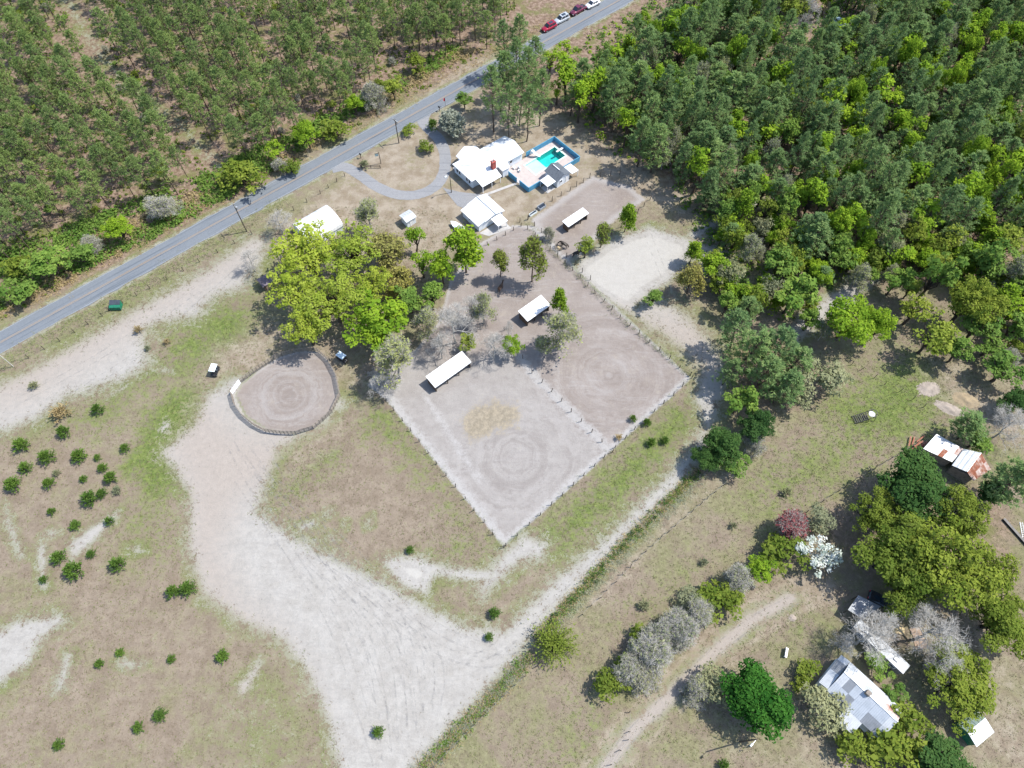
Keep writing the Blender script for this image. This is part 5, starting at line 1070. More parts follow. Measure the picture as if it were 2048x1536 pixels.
# hand-surveyed trees around the farm
T_ = [
 ('oak', 615, 505, 12.5, 8.2, 'wide yellow-green oak in front of the hooped barn, leftmost of the oak clump'), ('oak', 700, 505, 12, 7.6, 'yellow-green oak at the top middle of the oak clump'),
 ('oak', 588, 585, 11.5, 6.2, 'yellow-green oak beside the brown wooden hut'), ('oak', 665, 600, 12, 7.6, 'yellow-green oak in the centre of the oak clump'), ('oak', 612, 655, 10, 5.0, 'lowest yellow-green oak, shading the round pen'),
 ('bud', 770, 500, 9, 5.6, 'brown budding tree right of the oaks'), ('bud', 800, 560, 7, 4.0, 'low brown budding tree below the other budding tree'), ('palebud', 735, 428, 10, 4.2, 'half-bare pale tree standing above the oaks on the dry lawn'),
 ('bare', 555, 440, 7, 3.4, 'grey bare tree at the left end of the hooped barn'), ('bare', 500, 520, 6, 3.0, 'grey bare tree left of the oaks near the sand'),
 ('lime', 757, 645, 11, 7.4, 'large vivid green tree at the lower right of the oak clump'), ('lime_thin', 828, 475, 8, 2.2, 'narrow bright green tree below the tiny garden shed'), ('lime_thin', 842, 525, 8, 2.4, 'bright green tree between the budding trees and the dense green tree'),
 ('lime', 882, 530, 10, 3.5, 'dense bright green tree left of the leaning one'), ('semi_lime', 928, 495, 13, 4.4, 'tall leaning bright green tree below the small boat'), ('mid', 862, 590, 8, 3.2, 'dark green tree under the dense bright green tree'), ('mid', 818, 600, 7, 3.4, 'dark green tree right behind the large vivid green tree'),
 ('palebud', 790, 715, 12, 5.6, 'large pale grey tree between the round pen and the lower shelter'), ('bare', 905, 645, 12, 5.0, 'grey bare tree above the lower shelter'), ('bare', 945, 610, 9, 3.6, 'grey bare tree left of the brown horse'), ('palebud', 965, 615, 9, 3.2, 'pale budding tree beside the brown horse'),
 ('yolive', 936, 684, 4.5, 2.5, 'yellow-green shrub-like tree at the right end of the lower shelter'), ('lime', 1022, 690, 5.5, 2.5, 'small bright green tree alone in the paddock'), ('bare', 1017, 655, 5, 1.4, 'thin bare sapling just above the small bright green tree'),
 ('semi', 1001, 520, 9, 2.4, 'thin budding tree above the brown horse'), ('semi', 1066, 512, 13.5, 3.4, 'tall sparse yellow-green tree in the upper part of the paddock'), ('palebud', 1122, 655, 12.5, 4.8, 'sparse tree casting branch shadows right of the middle shelter'), ('semi_lime', 1120, 598, 9, 1.8, 'slim half-bare tree behind the middle shelter'),
 ('semi_lime', 1256, 428, 9, 2.4, 'upright bright tree at the right end of the upper paddock'), ('semi', 1205, 468, 7, 2.6, 'small yellow-green tree at the upper edge of the white sand lot'), ('yolive', 1172, 492, 6, 2.6, 'yellow-green tree shading the corner of the upper paddock'), ('bare_bush', 1098, 466, 3, 1.6, 'small scraggly bush on the lane fence'),
 ('bud', 1385, 555, 9, 3.4, 'yellow-brown budding tree right of the white sand lot'), ('mid', 1306, 595, 4.5, 2.2, 'small dark green bush tree at the lower edge of the white sand lot'), ('lime_thin', 1438, 545, 8, 2.6, 'bright green tree at the right edge of the white sand lot'), ('semi_lime', 1388, 500, 7, 2.2, 'light green sapling at the top right of the white sand lot'),
 ('pine_f', 1500, 690, 13, 4.0, 'dark pine on the left of the clump beside the sandy track'), ('pine_f', 1555, 690, 13.5, 4.2, 'dark pine at the top of the clump beside the sandy track'), ('pine_f', 1530, 745, 12, 4.0, 'dark pine in the middle of the clump beside the sandy track'), ('pine_f', 1568, 770, 11, 3.6, 'dark pine at the lower right of the clump beside the sandy track'), ('pine_f', 1460, 740, 9, 2.6, 'small dark pine at the track bend'),
 ('grey_shrub', 1640, 745, 8, 5.6, 'big grey-olive bush tree next to the dark pine clump'),
 ('dark', 1445, 890, 8, 4.0, 'round dark green tree overhanging the sandy track'), ('dark', 1512, 850, 7, 3.8, 'dark green tree right of the round one by the track'), ('mid', 1470, 930, 4, 2.6, 'low green bush below the round dark tree'), ('bare_bush', 1508, 885, 4, 2.4, 'grey bare shrub at the start of the ragged ditch fence'),
 ('lime', 1700, 640, 11, 6.2, 'big vivid green tree above the pasture posts'), ('lime', 1755, 650, 9, 3.6, 'vivid green tree touching the big vivid one on its right'), ('yolive', 1872, 668, 11, 5.0, 'yellow-green tree shading the upper right pasture'), ('olive', 1945, 600, 13, 5.8, 'large olive-yellow tree at the right forest edge'), ('mid', 1880, 545, 15, 4.0, 'tall green tree with a long leaning bare trunk'), ('mid', 1795, 560, 8, 3.4, 'green tree left of the tall leaning trunk'), ('yolive', 1825, 575, 6, 2.6, 'small yellow tree between green ones at the forest edge'), ('mid', 1990, 520, 12, 4.6, 'green tree at the far right edge above the olive tree'), ('yolive', 2020, 480, 11, 4.4, 'yellow-green tree at the right border of the forest'),
 ('mid', 1588, 590, 10, 5.0, 'mid green tree above the sandy forest clearing'), ('mid', 1560, 530, 9, 4.0, 'mid green tree at the left of the forest clearing'), ('mid', 2010, 740, 7, 4.4, 'dark green shrubby tree at the right edge below the forest'), ('dark', 2035, 800, 6, 3.6, 'dark shrub at the right border by the straw mound'), ('mid', 1985, 690, 6, 3.2, 'green shrub tree right of the shading yellow-green tree'),
 ('pine_f', 1945, 855, 8, 3.4, 'leaning pine behind the rusty barn'), ('mid', 1955, 880, 5, 3.0, 'green bush at the foot of the leaning pine'), ('bare', 2020, 850, 9, 4.4, 'bare grey tree at the right edge near the straw mound'), ('pine_f', 2025, 965, 13, 4.2, 'green pine at the right edge below the rusty barn'), ('dark', 1990, 985, 6, 3.0, 'dark bush below the rusty end of the barn'),
 ('dark', 1838, 965, 11, 7.0, 'big dark green evergreen in front of the rusty barn'), ('olive', 1752, 1025, 9, 4.4, 'olive tree left of the big dark evergreen'), ('olive', 1925, 1035, 11, 5.2, 'olive oak right below the big dark evergreen'), ('olive', 1790, 1110, 12, 6.6, 'large olive oak left of the garden tree group'), ('olive', 1890, 1120, 14, 8.0, 'largest olive oak, over the back yard'), ('olive', 1815, 1172, 10, 4.8, 'olive oak overhanging the dark pickup'), ('olive', 1965, 1140, 11, 5.2, 'olive oak at the right of the garden tree group'), ('olive', 2005, 1240, 9, 6.0, 'olive tree at the right border of the yard'),
 ('dogwood', 1645, 1112, 6, 4.0, 'white blossoming tree on the lawn edge'), ('redtree', 1580, 1050, 5, 3.6, 'reddish budding tree above the white blossoming tree'), ('shrub', 1567, 1105, 5, 4.0, 'dark olive shrub left of the white blossoming tree'), ('grey_shrub', 1640, 1040, 4.5, 2.8, 'grey-olive shrub on the garden fence beside the reddish tree'), ('lime', 1520, 1140, 4.5, 2.8, 'lime yellow bush left of the olive shrub'),
 ('bare_bush', 1475, 1160, 4.2, 3.0, 'grey bare shrub at the upper end of the hedge'), ('shrub', 1430, 1205, 4, 3.8, 'olive shrub in the middle of the hedge'), ('bare_bush', 1360, 1255, 4.6, 3.8, 'large grey bare shrub in the middle of the hedge'), ('bare_bush', 1305, 1300, 5, 4.2, 'largest grey bare shrub of the hedge'), ('bare_bush', 1265, 1340, 4.4, 3.4, 'grey bare shrub at the lower end of the hedge'), ('shrub', 1225, 1368, 4, 2.8, 'dark green shrub at the lowest tip of the hedge'), ('shrub', 1280, 1275, 3, 2.4, 'green shrub on the lawn side of the grey hedge'),
 ('shrub', 1455, 1185, 3.6, 2.8, 'olive shrub joining the upper grey shrub to the hedge'), ('bare_bush', 1400, 1225, 4, 3.0, 'grey bare shrub right of the middle of the hedge'), ('bare_bush', 1330, 1270, 4.4, 3.4, 'grey bare shrub between the two largest hedge shrubs'), ('bare_bush', 1290, 1350, 4, 3.0, 'grey bare shrub on the lane side of the hedge end'), ('shrub', 1250, 1340, 4, 2.8, 'dark shrub behind the grey lower end of the hedge'), ('grey_shrub', 1385, 1195, 3.2, 2.4, 'grey-olive shrub on the upper side of the hedge'),
 ('mid', 1480, 800, 8, 3.6, 'green tree linking the pine clump to the round dark tree'), ('pine_f', 1590, 720, 11, 3.6, 'dark pine at the right of the clump beside the grey-olive bush'), ('pine_f', 1480, 660, 12, 3.4, 'dark pine at the upper left of the clump beside the track'), ('grey_shrub', 1600, 780, 6, 3.8, 'grey-olive bush at the foot of the dark pine clump'), ('dark', 1415, 915, 6, 3.0, 'low dark tree at the track side of the round dark tree'),
 ('yolive', 1830, 620, 8, 3.6, 'yellow-green tree left of the shading yellow-green tree'), ('mid', 1920, 700, 7, 3.2, 'green tree below the large olive-yellow tree'), ('mid', 1960, 650, 9, 4.0, 'green tree at the foot of the large olive-yellow tree'), ('semi_lime', 2010, 600, 10, 4.0, 'light green tree at the right border beside the olive-yellow tree'), ('mid', 2035, 650, 8, 3.6, 'mid green tree at the right border above the thicket'), ('palebud', 2030, 540, 10, 4.2, 'pale budding tree at the right border of the woods'), ('yolive', 1900, 480, 9, 3.6, 'yellow-green tree above the tall leaning trunk'), ('palebud', 1650, 660, 6, 2.8, 'pale budding tree left of the big vivid green tree'), ('mid', 1620, 640, 6, 2.6, 'green tree at the left of the sandy forest clearing'),
 ('oak', 745, 570, 9, 4.6, 'small yellow-green oak at the right side of the oak clump'), ('palebud', 850, 640, 9, 3.4, 'pale budding tree right of the large vivid green tree'), ('bare', 880, 690, 8, 3.0, 'grey bare tree right behind the lower shelter roof'), ('palebud', 1085, 690, 5, 2.6, 'low pale twiggy tree under the sparse paddock tree'), ('bare', 760, 760, 7, 4.0, 'grey bare tree at the upper corner of the paddock fence'),
 ('emerald', 1525, 1400, 9, 6.0, 'rounded deep green tree standing at the bottom near the lane'), ('grey_shrub', 1432, 1365, 5, 3.4, 'grey-olive bush left of the round deep green tree'), ('bare_bush', 1392, 1380, 3.4, 2.6, 'grey twiggy shrub beside the lane'), ('willow', 1108, 1285, 4.2, 4.6, 'yellow-green arching shrub at the end of the ditch fence'),
 ('grey_shrub', 1650, 1420, 5, 4.0, 'dark grey-olive shrub left of the tin-roofed house'), ('mid', 1790, 1390, 3.5, 2.2, 'green shrub at the right eave of the tin-roofed house'), ('shrub', 1815, 1440, 4.5, 3.4, 'olive shrub at the lower right corner of the tin-roofed house'), ('olive', 1925, 1370, 7, 6.4, 'broad olive tree between the tin-roofed house and the white-roofed shed'), ('shrub', 1800, 1505, 4.5, 4.6, 'olive shrub at the bottom edge below the tin-roofed house'), ('dark', 1895, 1545, 6, 5.8, 'large dark green tree at the bottom edge below the white-roofed shed'), ('shrub', 1615, 1340, 2.6, 2.2, 'low garden shrub near the white bench'), ('shrub', 1600, 1365, 1.8, 1.5, 'small clipped shrub below the low garden shrub'), ('shrub', 1715, 1500, 4, 3.0, 'small olive shrub below the house wing at the bottom'),
 ('bare_open', 1745, 1275, 10, 6.4, 'wide bare tree spreading its branches over the house trailer'), ('bare_open', 1870, 1265, 9, 6.6, 'large bare grey tree right of the house trailer'), ('bare', 1880, 1320, 8, 4.2, 'bare grey tree below the large bare one'), ('bare', 1690, 1290, 4, 2.6, 'low leafless bush at the corner of the tin-roofed house'), ('mid', 1755, 1330, 3, 2.4, 'green bush between the tin roof and the house trailer'),
 ('lime', 237, 458, 6, 3.2, 'round vivid green tree alone at the far road verge'), ('bare_bush', 320, 415, 5, 4.2, 'grey bare shrub at the far verge right of the vivid green tree'), ('bare_bush', 185, 490, 3, 2.6, 'small grey shrub left of the vivid green verge tree'), ('shrub', 480, 352, 6, 5.2, 'big olive shrub bulging towards the road'), ('mid', 100, 525, 6, 4.6, 'bushy green tree at the far verge on the left'), ('mid', 160, 510, 5, 3.4, 'green bush between the left verge tree and the vivid one'), ('mid', 35, 580, 5, 4.0, 'green bush at the left border by the road'), ('shrub', 30, 530, 4, 3.0, 'olive bush at the left border behind the verge'), ('yolive', 320, 340, 6, 2.4, 'yellow-green bush under the near plantation pines'),
 ('lime', 612, 268, 7, 3.6, 'vivid green tree at the far verge facing the driveway'), ('lime_thin', 552, 300, 6, 2.2, 'narrow vivid green tree at the far verge'), ('shrub', 668, 258, 5, 3.8, 'dark olive shrub at the far verge facing the driveway'), ('lime', 708, 205, 6, 2.8, 'bright green tree at the far verge facing the pole'), ('bare_bush', 745, 190, 6, 3.6, 'grey bare shrub at the far verge above the pole'), ('yolive', 785, 170, 7, 3.0, 'yellow-green tree at the far verge above the pole'), ('shrub', 830, 125, 5, 3.0, 'green shrub at the far verge near the tall pines'), ('shrub', 580, 330, 3.6, 2.6, 'low olive shrub at the foot of the vivid verge tree'), ('bare_bush', 560, 330, 3, 2.2, 'small bare shrub beside the low olive verge shrub'),
 ('blossom', 902, 243, 6, 3.6, 'pale blossoming tree by the upper driveway entrance'), ('cedar', 865, 247, 2.8, 1.5, 'dark cedar left of the pale blossoming tree'), ('shrub', 818, 258, 2.4, 1.9, 'round shrub at the road beside the upper driveway entrance'), ('shrub', 852, 292, 2.6, 2.2, 'shrub on the inner curve of the driveway'), ('grey_bush', 728, 328, 1.8, 1.3, 'grey bush at the end of the low rail in the driveway loop'),
 ('mid', 928, 200, 4, 2.4, 'green bush under the tall roadside pines'), ('lime_thin', 1100, 120, 9, 2.4, 'lime tree right of the tall roadside pines'), ('lime_thin', 1130, 105, 8, 2.4, 'lime tree second right of the tall roadside pines'), ('lime_thin', 1115, 180, 7, 1.8, 'small lime tree below the two lime trees by the roadside pines'),
 ('bare', 1615, 30, 11, 4.0, 'leafless tree in the grassy gap at the top of the forest'), ('yolive', 1590, 15, 12, 4.0, 'yellow-green tree at the top border in the grassy gap'), ('palebud', 1785, 110, 9, 4.0, 'pale budding tree among the forest pines at the upper right')]
for i, (kd, px, py, hg, rd, lb) in enumerate(T_): tree(kd, px, py, hg, rd, lb)
for i, (px, py) in enumerate(((1012, 75), (1040, 62), (1074, 112), (1032, 108), (1060, 138), (1000, 140), (1082, 172), (1040, 175), (1015, 205), (1055, 205), (985, 175), (1020, 140))):
    tree('pine_big', px, py, 16 + random.uniform(-1, 1.5), 3.0 + random.uniform(-.3, .4), 'tall dark pine in the clump between the road and the farmhouse', 'tall pines between road and farmhouse', .72)

plant('bare', Vector((-3.4, 72.4, 0)), .85, 'thin bare tree shading the right end of the lower shelter', 'tree', None, .8)
# cedars dotted over the left field and the paddock edge
ORD = 'first second third fourth fifth sixth seventh eighth ninth tenth eleventh twelfth thirteenth fourteenth fifteenth sixteenth seventeenth eighteenth nineteenth twentieth twenty-first twenty-second twenty-third twenty-fourth twenty-fifth twenty-sixth twenty-seventh twenty-eighth twenty-ninth thirtieth thirty-first thirty-second thirty-third thirty-fourth thirty-fifth thirty-sixth thirty-seventh'.split()
CED = [(195, 822, 14), (127, 867, 14), (42, 893, 15), (93, 917, 16), (158, 915, 17), (195, 918, 8), (250, 899, 10), (51, 938, 15), (205, 939, 10), (26, 973, 16), (98, 970, 12), (167, 961, 9), (221, 959, 14), (180, 1000, 18), (204, 990, 11), (103, 1026, 9), (150, 1053, 12), (219, 1045, 10), (117, 1118, 15), (182, 1111, 10), (147, 1144, 18), (235, 1131, 15), (87, 1162, 9), (346, 1186, 13), (375, 1180, 16), (240, 1308, 8), (199, 1330, 9), (343, 1321, 8), (445, 1315, 13), (319, 1434, 12), (277, 1458, 10), (118, 1492, 11)]
CED.sort(key=lambda q: q[1])
for i, (x, y, r_) in enumerate(CED):
    sc = r_ * random.uniform(.084, .10) / 1.05; tree('cedar', x, y - 3, 1.9 * sc * random.uniform(.75, 1.15), 1.05 * sc, f'{"small" if r_ < 11 else "full"} green cedar bush in the left field, {ORD[i]} counted from the top', 'cedar bushes in the left field', .4)
for x, y, r_, lb in ((820, 1103, 9, 'small cedar bush beside the cream sand patch in the middle field'), (989, 1230, 12, 'cedar bush at the tip of grass above the sand lane'), (978, 1277, 9, 'cedar bush standing on the sand near the lane'), (756, 1467, 11, 'cedar bush alone low on the big white sand'), (1266, 840, 9, 'cedar inside the paddock corner above the fence'), (1294, 848, 10, 'cedar on the paddock fence line, right of the one inside'), (1303, 888, 11, 'left one of two cedars on the green strip'), (1330, 884, 10, 'right one of two cedars on the green strip')):
    sc = r_ * .09 / 1.05; tree('cedar', x, y - 3, 1.9 * sc, 1.05 * sc, lb, None, .4)
for kd, x, y, r_, lb in (('dry_bush', 122, 826, 24, 'large brown dry bush at the lower edge of the left sand'), ('dry_bush', 278, 660, 14, 'brown dry bush on the left sand, upper one of two'), ('dry_bush', 334, 684, 10, 'brown dry bush right of the upper one on the left sand'), ('grey_bush', 68, 772, 12, 'grey weed bush alone on the left sand'), ('grey_bush', 295, 697, 8, 'tiny grey bush between the brown bushes on the sand'), ('grey_bush', 113, 947, 9, 'grey-green weed among the field cedars, left one'), ('grey_bush', 235, 981, 11, 'grey-green weed among the field cedars, right one'), ('dry_bush', 1238, 876, 10, 'dark dry bush in the paddock corner'), ('grey_bush', 1573, 985, 12, 'grey twiggy bush on the lawn, uppermost of four'), ('grey_bush', 1467, 1052, 9, 'grey twiggy bush on the lawn, second from the top'), ('grey_bush', 1408, 1125, 9, 'grey twiggy bush on the lawn, third from the top'), ('grey_bush', 1288, 1212, 12, 'grey twiggy bush on the lawn near the hedge, lowest of four'), ('cedar', 1448, 1530, 10, 'dark bush at the bottom edge below the lamp pole shadow')):
    n = NOM[kd]; sc = r_ * .088 / n[1]; tree(kd, x, y, n[0] * sc, n[1] * sc, lb, None, .4)

# ------------------------------------------------ plantation and forest
def inside(poly, x, y):
    c = False; n = len(poly); j = n - 1
    for i in range(n):
        a, b = poly[i], poly[j]
        if (a[1] > y) != (b[1] > y) and x < (b[0] - a[0]) * (y - a[1]) / (b[1] - a[1]) + a[0]: c = not c
        j = i
    return c
def pix(p):
    v = Vector(p) - Vector((0, 0, CAM_H)); dep = v.y * cp - v.z * sp; return 1024 + FPX * v.x / dep, 768 - FPX * (v.y * sp + v.z * cp) / dep
plan_px = P('-260,-110 1075,-110 1040,40 985,95 830,140 700,220 580,300 440,350 330,405 170,470 70,500 -60,600 -260,700')
clear = [P('120,0 185,0 230,95 150,80'), P('190,100 260,160 285,200 230,180'), P('330,225 400,300 440,310 370,240'), P('640,85 720,100 700,130 640,110'), P('275,150 350,210 330,225 260,165')]
LANE = P('60,-60 140,10 195,105 280,190 360,250 420,315 440,340')
def lane_d(p): return float(ldist(np.array([[p.x, p.y]]), LANE)[0])
cand = []
row_d = Vector((.6, -.8, 0)); row_n = Vector((.8, .6, 0))
for i in range(-70, 70):
    for j in range(-70, 70):
        p = Vector((-70, 130, 0)) + row_n * (i * 4.5 + random.gauss(0, .5)) + row_d * (j * 4.4 + random.gauss(0, 1.0))
        if not inside(plan_px, p.x, p.y) or random.random() < .10: continue
        if any(inside(c, p.x, p.y) for c in clear) or lane_d(p) < 2.9: continue
        if p.dot(N_) < ROAD_B + 7.5: continue
        x, y = pix(p + Vector((0, 0, 9)))
        if -80 < x < 1120 and y > -90: cand.append((y, p))
cand.sort(key=lambda q: -q[0])
far = cand[300:]
for y, p in cand[:300]:
    sc = random.uniform(.8, 1.15); plant('pine_p', p, sc * random.uniform(.95, 1.3), 'slender pine in the planted rows on the far side of the road', 'tree', 'pines of the plantation', sc)
if far:                                                  # the rest of the planted rows, at the top of the photo
    for part in (0, 1):
        V = []; F = []; Tt = []; n0 = 0
        for y, p in far:
            me = KIND['pine_p'][int(abs(p.x) * 13) % 9][part]; k = len(me.vertices); v = np.empty(k * 3, np.float32); me.vertices.foreach_get('co', v); v = v.reshape(-1, 3)
            f = np.empty(len(me.loops), np.int32); me.loops.foreach_get('vertex_index', f); an = (p.x * 7) % 6.28; sc = .85 + .25 * ((p.y * 13) % 1)
            v2 = np.stack([v[:, 0] * math.cos(an) - v[:, 1] * math.sin(an), v[:, 0] * math.sin(an) + v[:, 1] * math.cos(an), v[:, 2]], 1) * sc + [p.x, p.y, 0]
            V.append(v2); F.append(f.reshape(-1, 4) + n0); n0 += k
            if part: t_ = np.empty(len(me.polygons), np.float32); me.attributes['tint'].data.foreach_get('value', t_); Tt.append(np.clip(t_ + random.uniform(-.2, .2), 0, 1))
        me = mesh_np('pine_rows', np.concatenate(V), np.concatenate(F), LM['pinep'] if part else M['pine_bark'], False, np.concatenate(Tt) if part else None)
        if part == 0: prow = obj('distant_pine_rows', me); tag(prow, 'farthest rows of plantation pines along the top edge of the photo', 'pine trees', kind='stuff')
        else: o = obj('crowns', me, prow); o['kind'] = 'stuff'
print('plantation', len(cand))
# low growth between the rows
for k in range(70):
    p = None
    while p is None:
        x, y = random.uniform(-60, 1000), random.uniform(-20, 590); q_ = at(x, y)
        if inside(plan_px, q_.x, q_.y) and q_.dot(N_) > ROAD_B + 6: p = q_
    kd = random.choice(['shrub', 'shrub', 'bare_bush', 'yolive', 'mid']); n = NOM[kd]; rd = random.uniform(.8, 1.7)
    plant(kd, p, rd / n[1], 'low bush growing between the plantation pines', 'bush', 'bushes under the plantation pines', rd * 1.3 / n[0])

def hides_cars(p, h=15, R_=2.6):
    for z in (4, 8, 11, h):
        x, y = pix(p + Vector((0, 0, z)))
        if 1078 - 22 < x < 1202 + 10 and -30 < y < 66 + 12: return True
    return False
fo = P('1100,40 1180,95 1290,30 1430,-60 2200,-60 2200,470 2048,470 1960,420 1850,470 1760,500 1640,480 1530,430 1430,395 1370,330 1300,300 1225,270 1185,215 1120,180 1095,120', 8)
gaps = [P('1540,-20 1720,-20 1720,40 1640,60 1560,75', 8), P('1650,20 1730,20 1730,60 1650,70', 4), P('1180,215 1250,270 1210,290 1160,240', 6)]
cand = []; g = 4.75
for i in range(-40, 60):
    for j in range(-40, 60):
        p = Vector((i * g + (j % 2) * g / 2, j * g * .87 + 60, 0)) + Vector((random.gauss(0, 1.0), random.gauss(0, 1.0), 0))
        if inside(fo, p.x, p.y) and not any(inside(c, p.x, p.y) for c in gaps):
            if p.dot(N_) > ROAD_B - 6 and p.x < 95: continue
            if hides_cars(p): continue
            x, y = pix(p + Vector((0, 0, 8)))
            if -20 < x < 2110 and y > -60: cand.append((x, y, p))
cand.sort(key=lambda q: -q[1]); npine = 0
for x, y, p in cand:
    edge_ = max(0, min(1, (y - (250 + (x - 1300) * .2)) / 170)); u_ = random.random()
    pb = .36 + .32 * edge_ + (.05 if x > 1850 else 0)
    if u_ < pb * .62: kd, n = random.choice(['lime_thin', 'lime_thin', 'lime']), 0; lb, gr = 'bright spring-green tree rising among the forest pines on the right', 'bright trees in the right forest'; rd = random.uniform(2.3, 3.7); hg = random.uniform(9.5, 14)
    elif u_ < pb: kd = random.choice(['mid', 'yolive', 'mid', 'palebud', 'semi_lime']); lb, gr = 'mid-green or budding tree mixed into the right forest', 'mixed trees in the right forest'; rd = random.uniform(2.2, 3.2); hg = random.uniform(8, 12)
    else: kd = 'pine_f'; lb, gr = 'dark pine of the dense forest on the right', 'pines of the right forest'; rd = random.uniform(2.3, 4.1); hg = random.uniform(9.5, 16.5) * (.85 if edge_ > .7 else 1); npine += 1
    n = NOM[kd]; plant(kd, p, rd / n[1], lb, 'tree', gr, hg / n[0])
print('forest', len(cand), 'pines', npine)
# scrub on the forest's lower edge
low_ = P('1400,395 1560,430 1700,480 1850,470 1960,430 2080,480 2080,690 2000,640 1960,600 1840,540 1740,560 1650,590 1600,650 1540,660 1480,650 1430,610 1400,560 1420,500', 3)
for k in range(105):
    for _ in range(400):
        p = Vector((random.uniform(30, 120), random.uniform(60, 130), 0))
        if inside(low_, p.x, p.y): break
    kd = random.choice(['mid', 'mid', 'lime_thin', 'lime', 'yolive', 'semi_lime', 'palebud', 'shrub', 'grey_shrub', 'pine_f']); n = NOM[kd]; rd = random.uniform(1.8, 3.2); hg = rd * random.uniform(2.1, 3.0)
    plant(kd, p, rd / n[1], 'small tree in the mixed scrub along the lower edge of the right forest', 'tree', 'scrub along the forest edge', hg / n[0])
for k in range(26):
    x, y = random.choice([(2000, 640), (2030, 700), (2040, 560), (1990, 600)]); p = at(x + random.gauss(0, 25), y + random.gauss(0, 30)); kd = random.choice(['mid', 'shrub', 'dark', 'bare_bush']); n = NOM[kd]; rd = random.uniform(1.2, 2.4)
    plant(kd, p, rd / n[1], 'low dark bush in the thicket at the right border below the forest', 'bush', 'thicket at the right border', rd * 1.5 / n[0])

# ------------------------------------------------ ground cover nobody could count
def cover(name, label, pts, n, spread, mat, ln, wd, up=.6, hgt=.25, cat='weeds'):
    r = np.random.default_rng(len(name) * 7 + n); pts = [Vector(p) for p in pts]; seg = np.array([(b - a).length for a, b in zip(pts, pts[1:])]); c = np.cumsum(seg) / seg.sum(); u_ = r.random(n); i = np.searchsorted(c, u_); i = np.minimum(i, len(seg) - 1); t = r.random(n)
    A_ = np.array([tuple(p) for p in pts]); p = A_[i] + (A_[i + 1] - A_[i]) * t[:, None]; d = unit(A_[i + 1] - A_[i]); s = np.stack([-d[:, 1], d[:, 0], d[:, 2]], 1); cl = np.sin(t * 40 + i * 9) * .4
    p = p + s * (r.normal(0, spread, n) + cl * spread)[:, None]; k = 7; pc_ = np.repeat(p, k, 0) + r.normal(0, .18, (n * k, 3)) * [1, 1, 0]; dd = unit(r.normal(0, 1, (n * k, 3)) * [1, 1, .3] + [0, 0, up]); pc_[:, 2] = r.random(n * k) * hgt
    v, f = blades(pc_, dd, ln, wd, r); o = obj(name, mesh_np(name, v, f, mat, False, np.clip(np.repeat(r.normal(.5, .25, n), k) + r.normal(0, .1, n * k), 0, 1))); return tag(o, label, cat, kind='stuff')
ditch = P('1400,940 1340,1000 1270,1068 1190,1150 1130,1215 1075,1280'); ditch2 = P('1060,1310 1020,1360 960,1420 900,1480 830,1560')
cover('green_weeds', 'fresh green weeds along the ditch beside the sand lane', ditch, 260, .5, LM['mid'], .38, .07)
cover('grey_weeds', 'grey dead weeds along the ditch beside the sand lane', P('1410,950 1350,1010 1280,1075 1200,1158 1140,1222 1085,1290'), 700, .6, LM['pale'], .40, .022)
cover('green_weeds', 'fresh green weeds along the lower ditch at the bottom', ditch2, 180, .5, LM['mid'], .4, .08)
cover('grey_weeds', 'grey dead weeds along the lower ditch at the bottom', ditch2, 600, .6, LM['pale'], .40, .022)
cover('dark_weeds', 'dark green weeds in the bottom of the ditch beside the lane', ditch, 150, .45, LM['dark'], .4, .07, hgt=.4)
cover('dead_weeds', 'brown dead stalks in the ditch beside the sand lane', ditch, 700, .6, LM['dry'], .35, .03)
cover('dead_weeds', 'brown dead stalks in the lower ditch at the bottom', ditch2, 450, .6, LM['dry'], .35, .03)
cover('verge_grass', 'dry grass clumps along the far verge of the road', [ab(-120, ROAD_B + 5.5), ab(20, ROAD_B + 5.5), ab(130, ROAD_B + 5.2)], 1600, 1.1, LM['dry'], .35, .04, cat='grass')
cover('verge_grass', 'olive grass clumps along the near verge of the road', [ab(-120, ROAD_B - 5.0), ab(0, ROAD_B - 5.0), ab(35, ROAD_B - 4.6)], 1500, 1.0, LM['greyolive'], .28, .035, cat='grass')
cover('fence_grass', 'grass left standing under the lower paddock fences', P('772,800 1008,1095 1383,757'), 220, .3, LM['greyolive'], .22, .03, cat='grass')
cover('fence_grass', 'grass left standing under the right paddock fence', P('1060,460 1160,556 1240,636 1380,752'), 400, .4, LM['greyolive'], .25, .03, cat='grass')

# underbrush below the right forest and between the plantation rows
def brush(name, label, poly, n, mat, hmax, ln, wd, seed, keep=None, k=14, spread=.45):
    r = np.random.default_rng(seed); q = np.array([(p.x, p.y) for p in poly]); pts = np.empty((0, 2))
    while len(pts) < n:
        c = r.uniform(q.min(0), q.max(0), (n * 3, 2)); c = c[sdf(c, poly) > 0]
        cl = np.sin(c[:, 0] * .35 + 1.3 * np.sin(c[:, 1] * .21)) * np.cos(c[:, 1] * .31 + seed); c = c[r.random(len(c)) < .35 + .5 * cl]
        if keep is not None: c = c[keep(c)]
        pts = np.concatenate([pts, c])
    pts = pts[:n]; h_ = r.uniform(.3, 1, n) ** 1.5 * hmax; d = unit(r.normal(0, 1, (n, k, 3))); d[:, :, 2] = np.abs(d[:, :, 2])
    c = np.concatenate([pts, np.zeros((n, 1))], 1)[:, None] + d * h_[:, None, None] * [[[spread / .45 * .8, spread / .45 * .8, .9]]]; nr = (d + [0, 0, .9]).reshape(-1, 3)
    v, f = leaves(c.reshape(-1, 3), nr, ln, wd, r); o = obj(name, mesh_np(name, v, f, mat, False, np.clip(np.repeat(r.normal(.5, .25, n), k) + r.normal(0, .12, n * k), 0, 1)))
    return tag(o, label, 'underbrush', kind='stuff')
away = lambda c: (c @ np.array([N_.x, N_.y])) > ROAD_B + 5.2
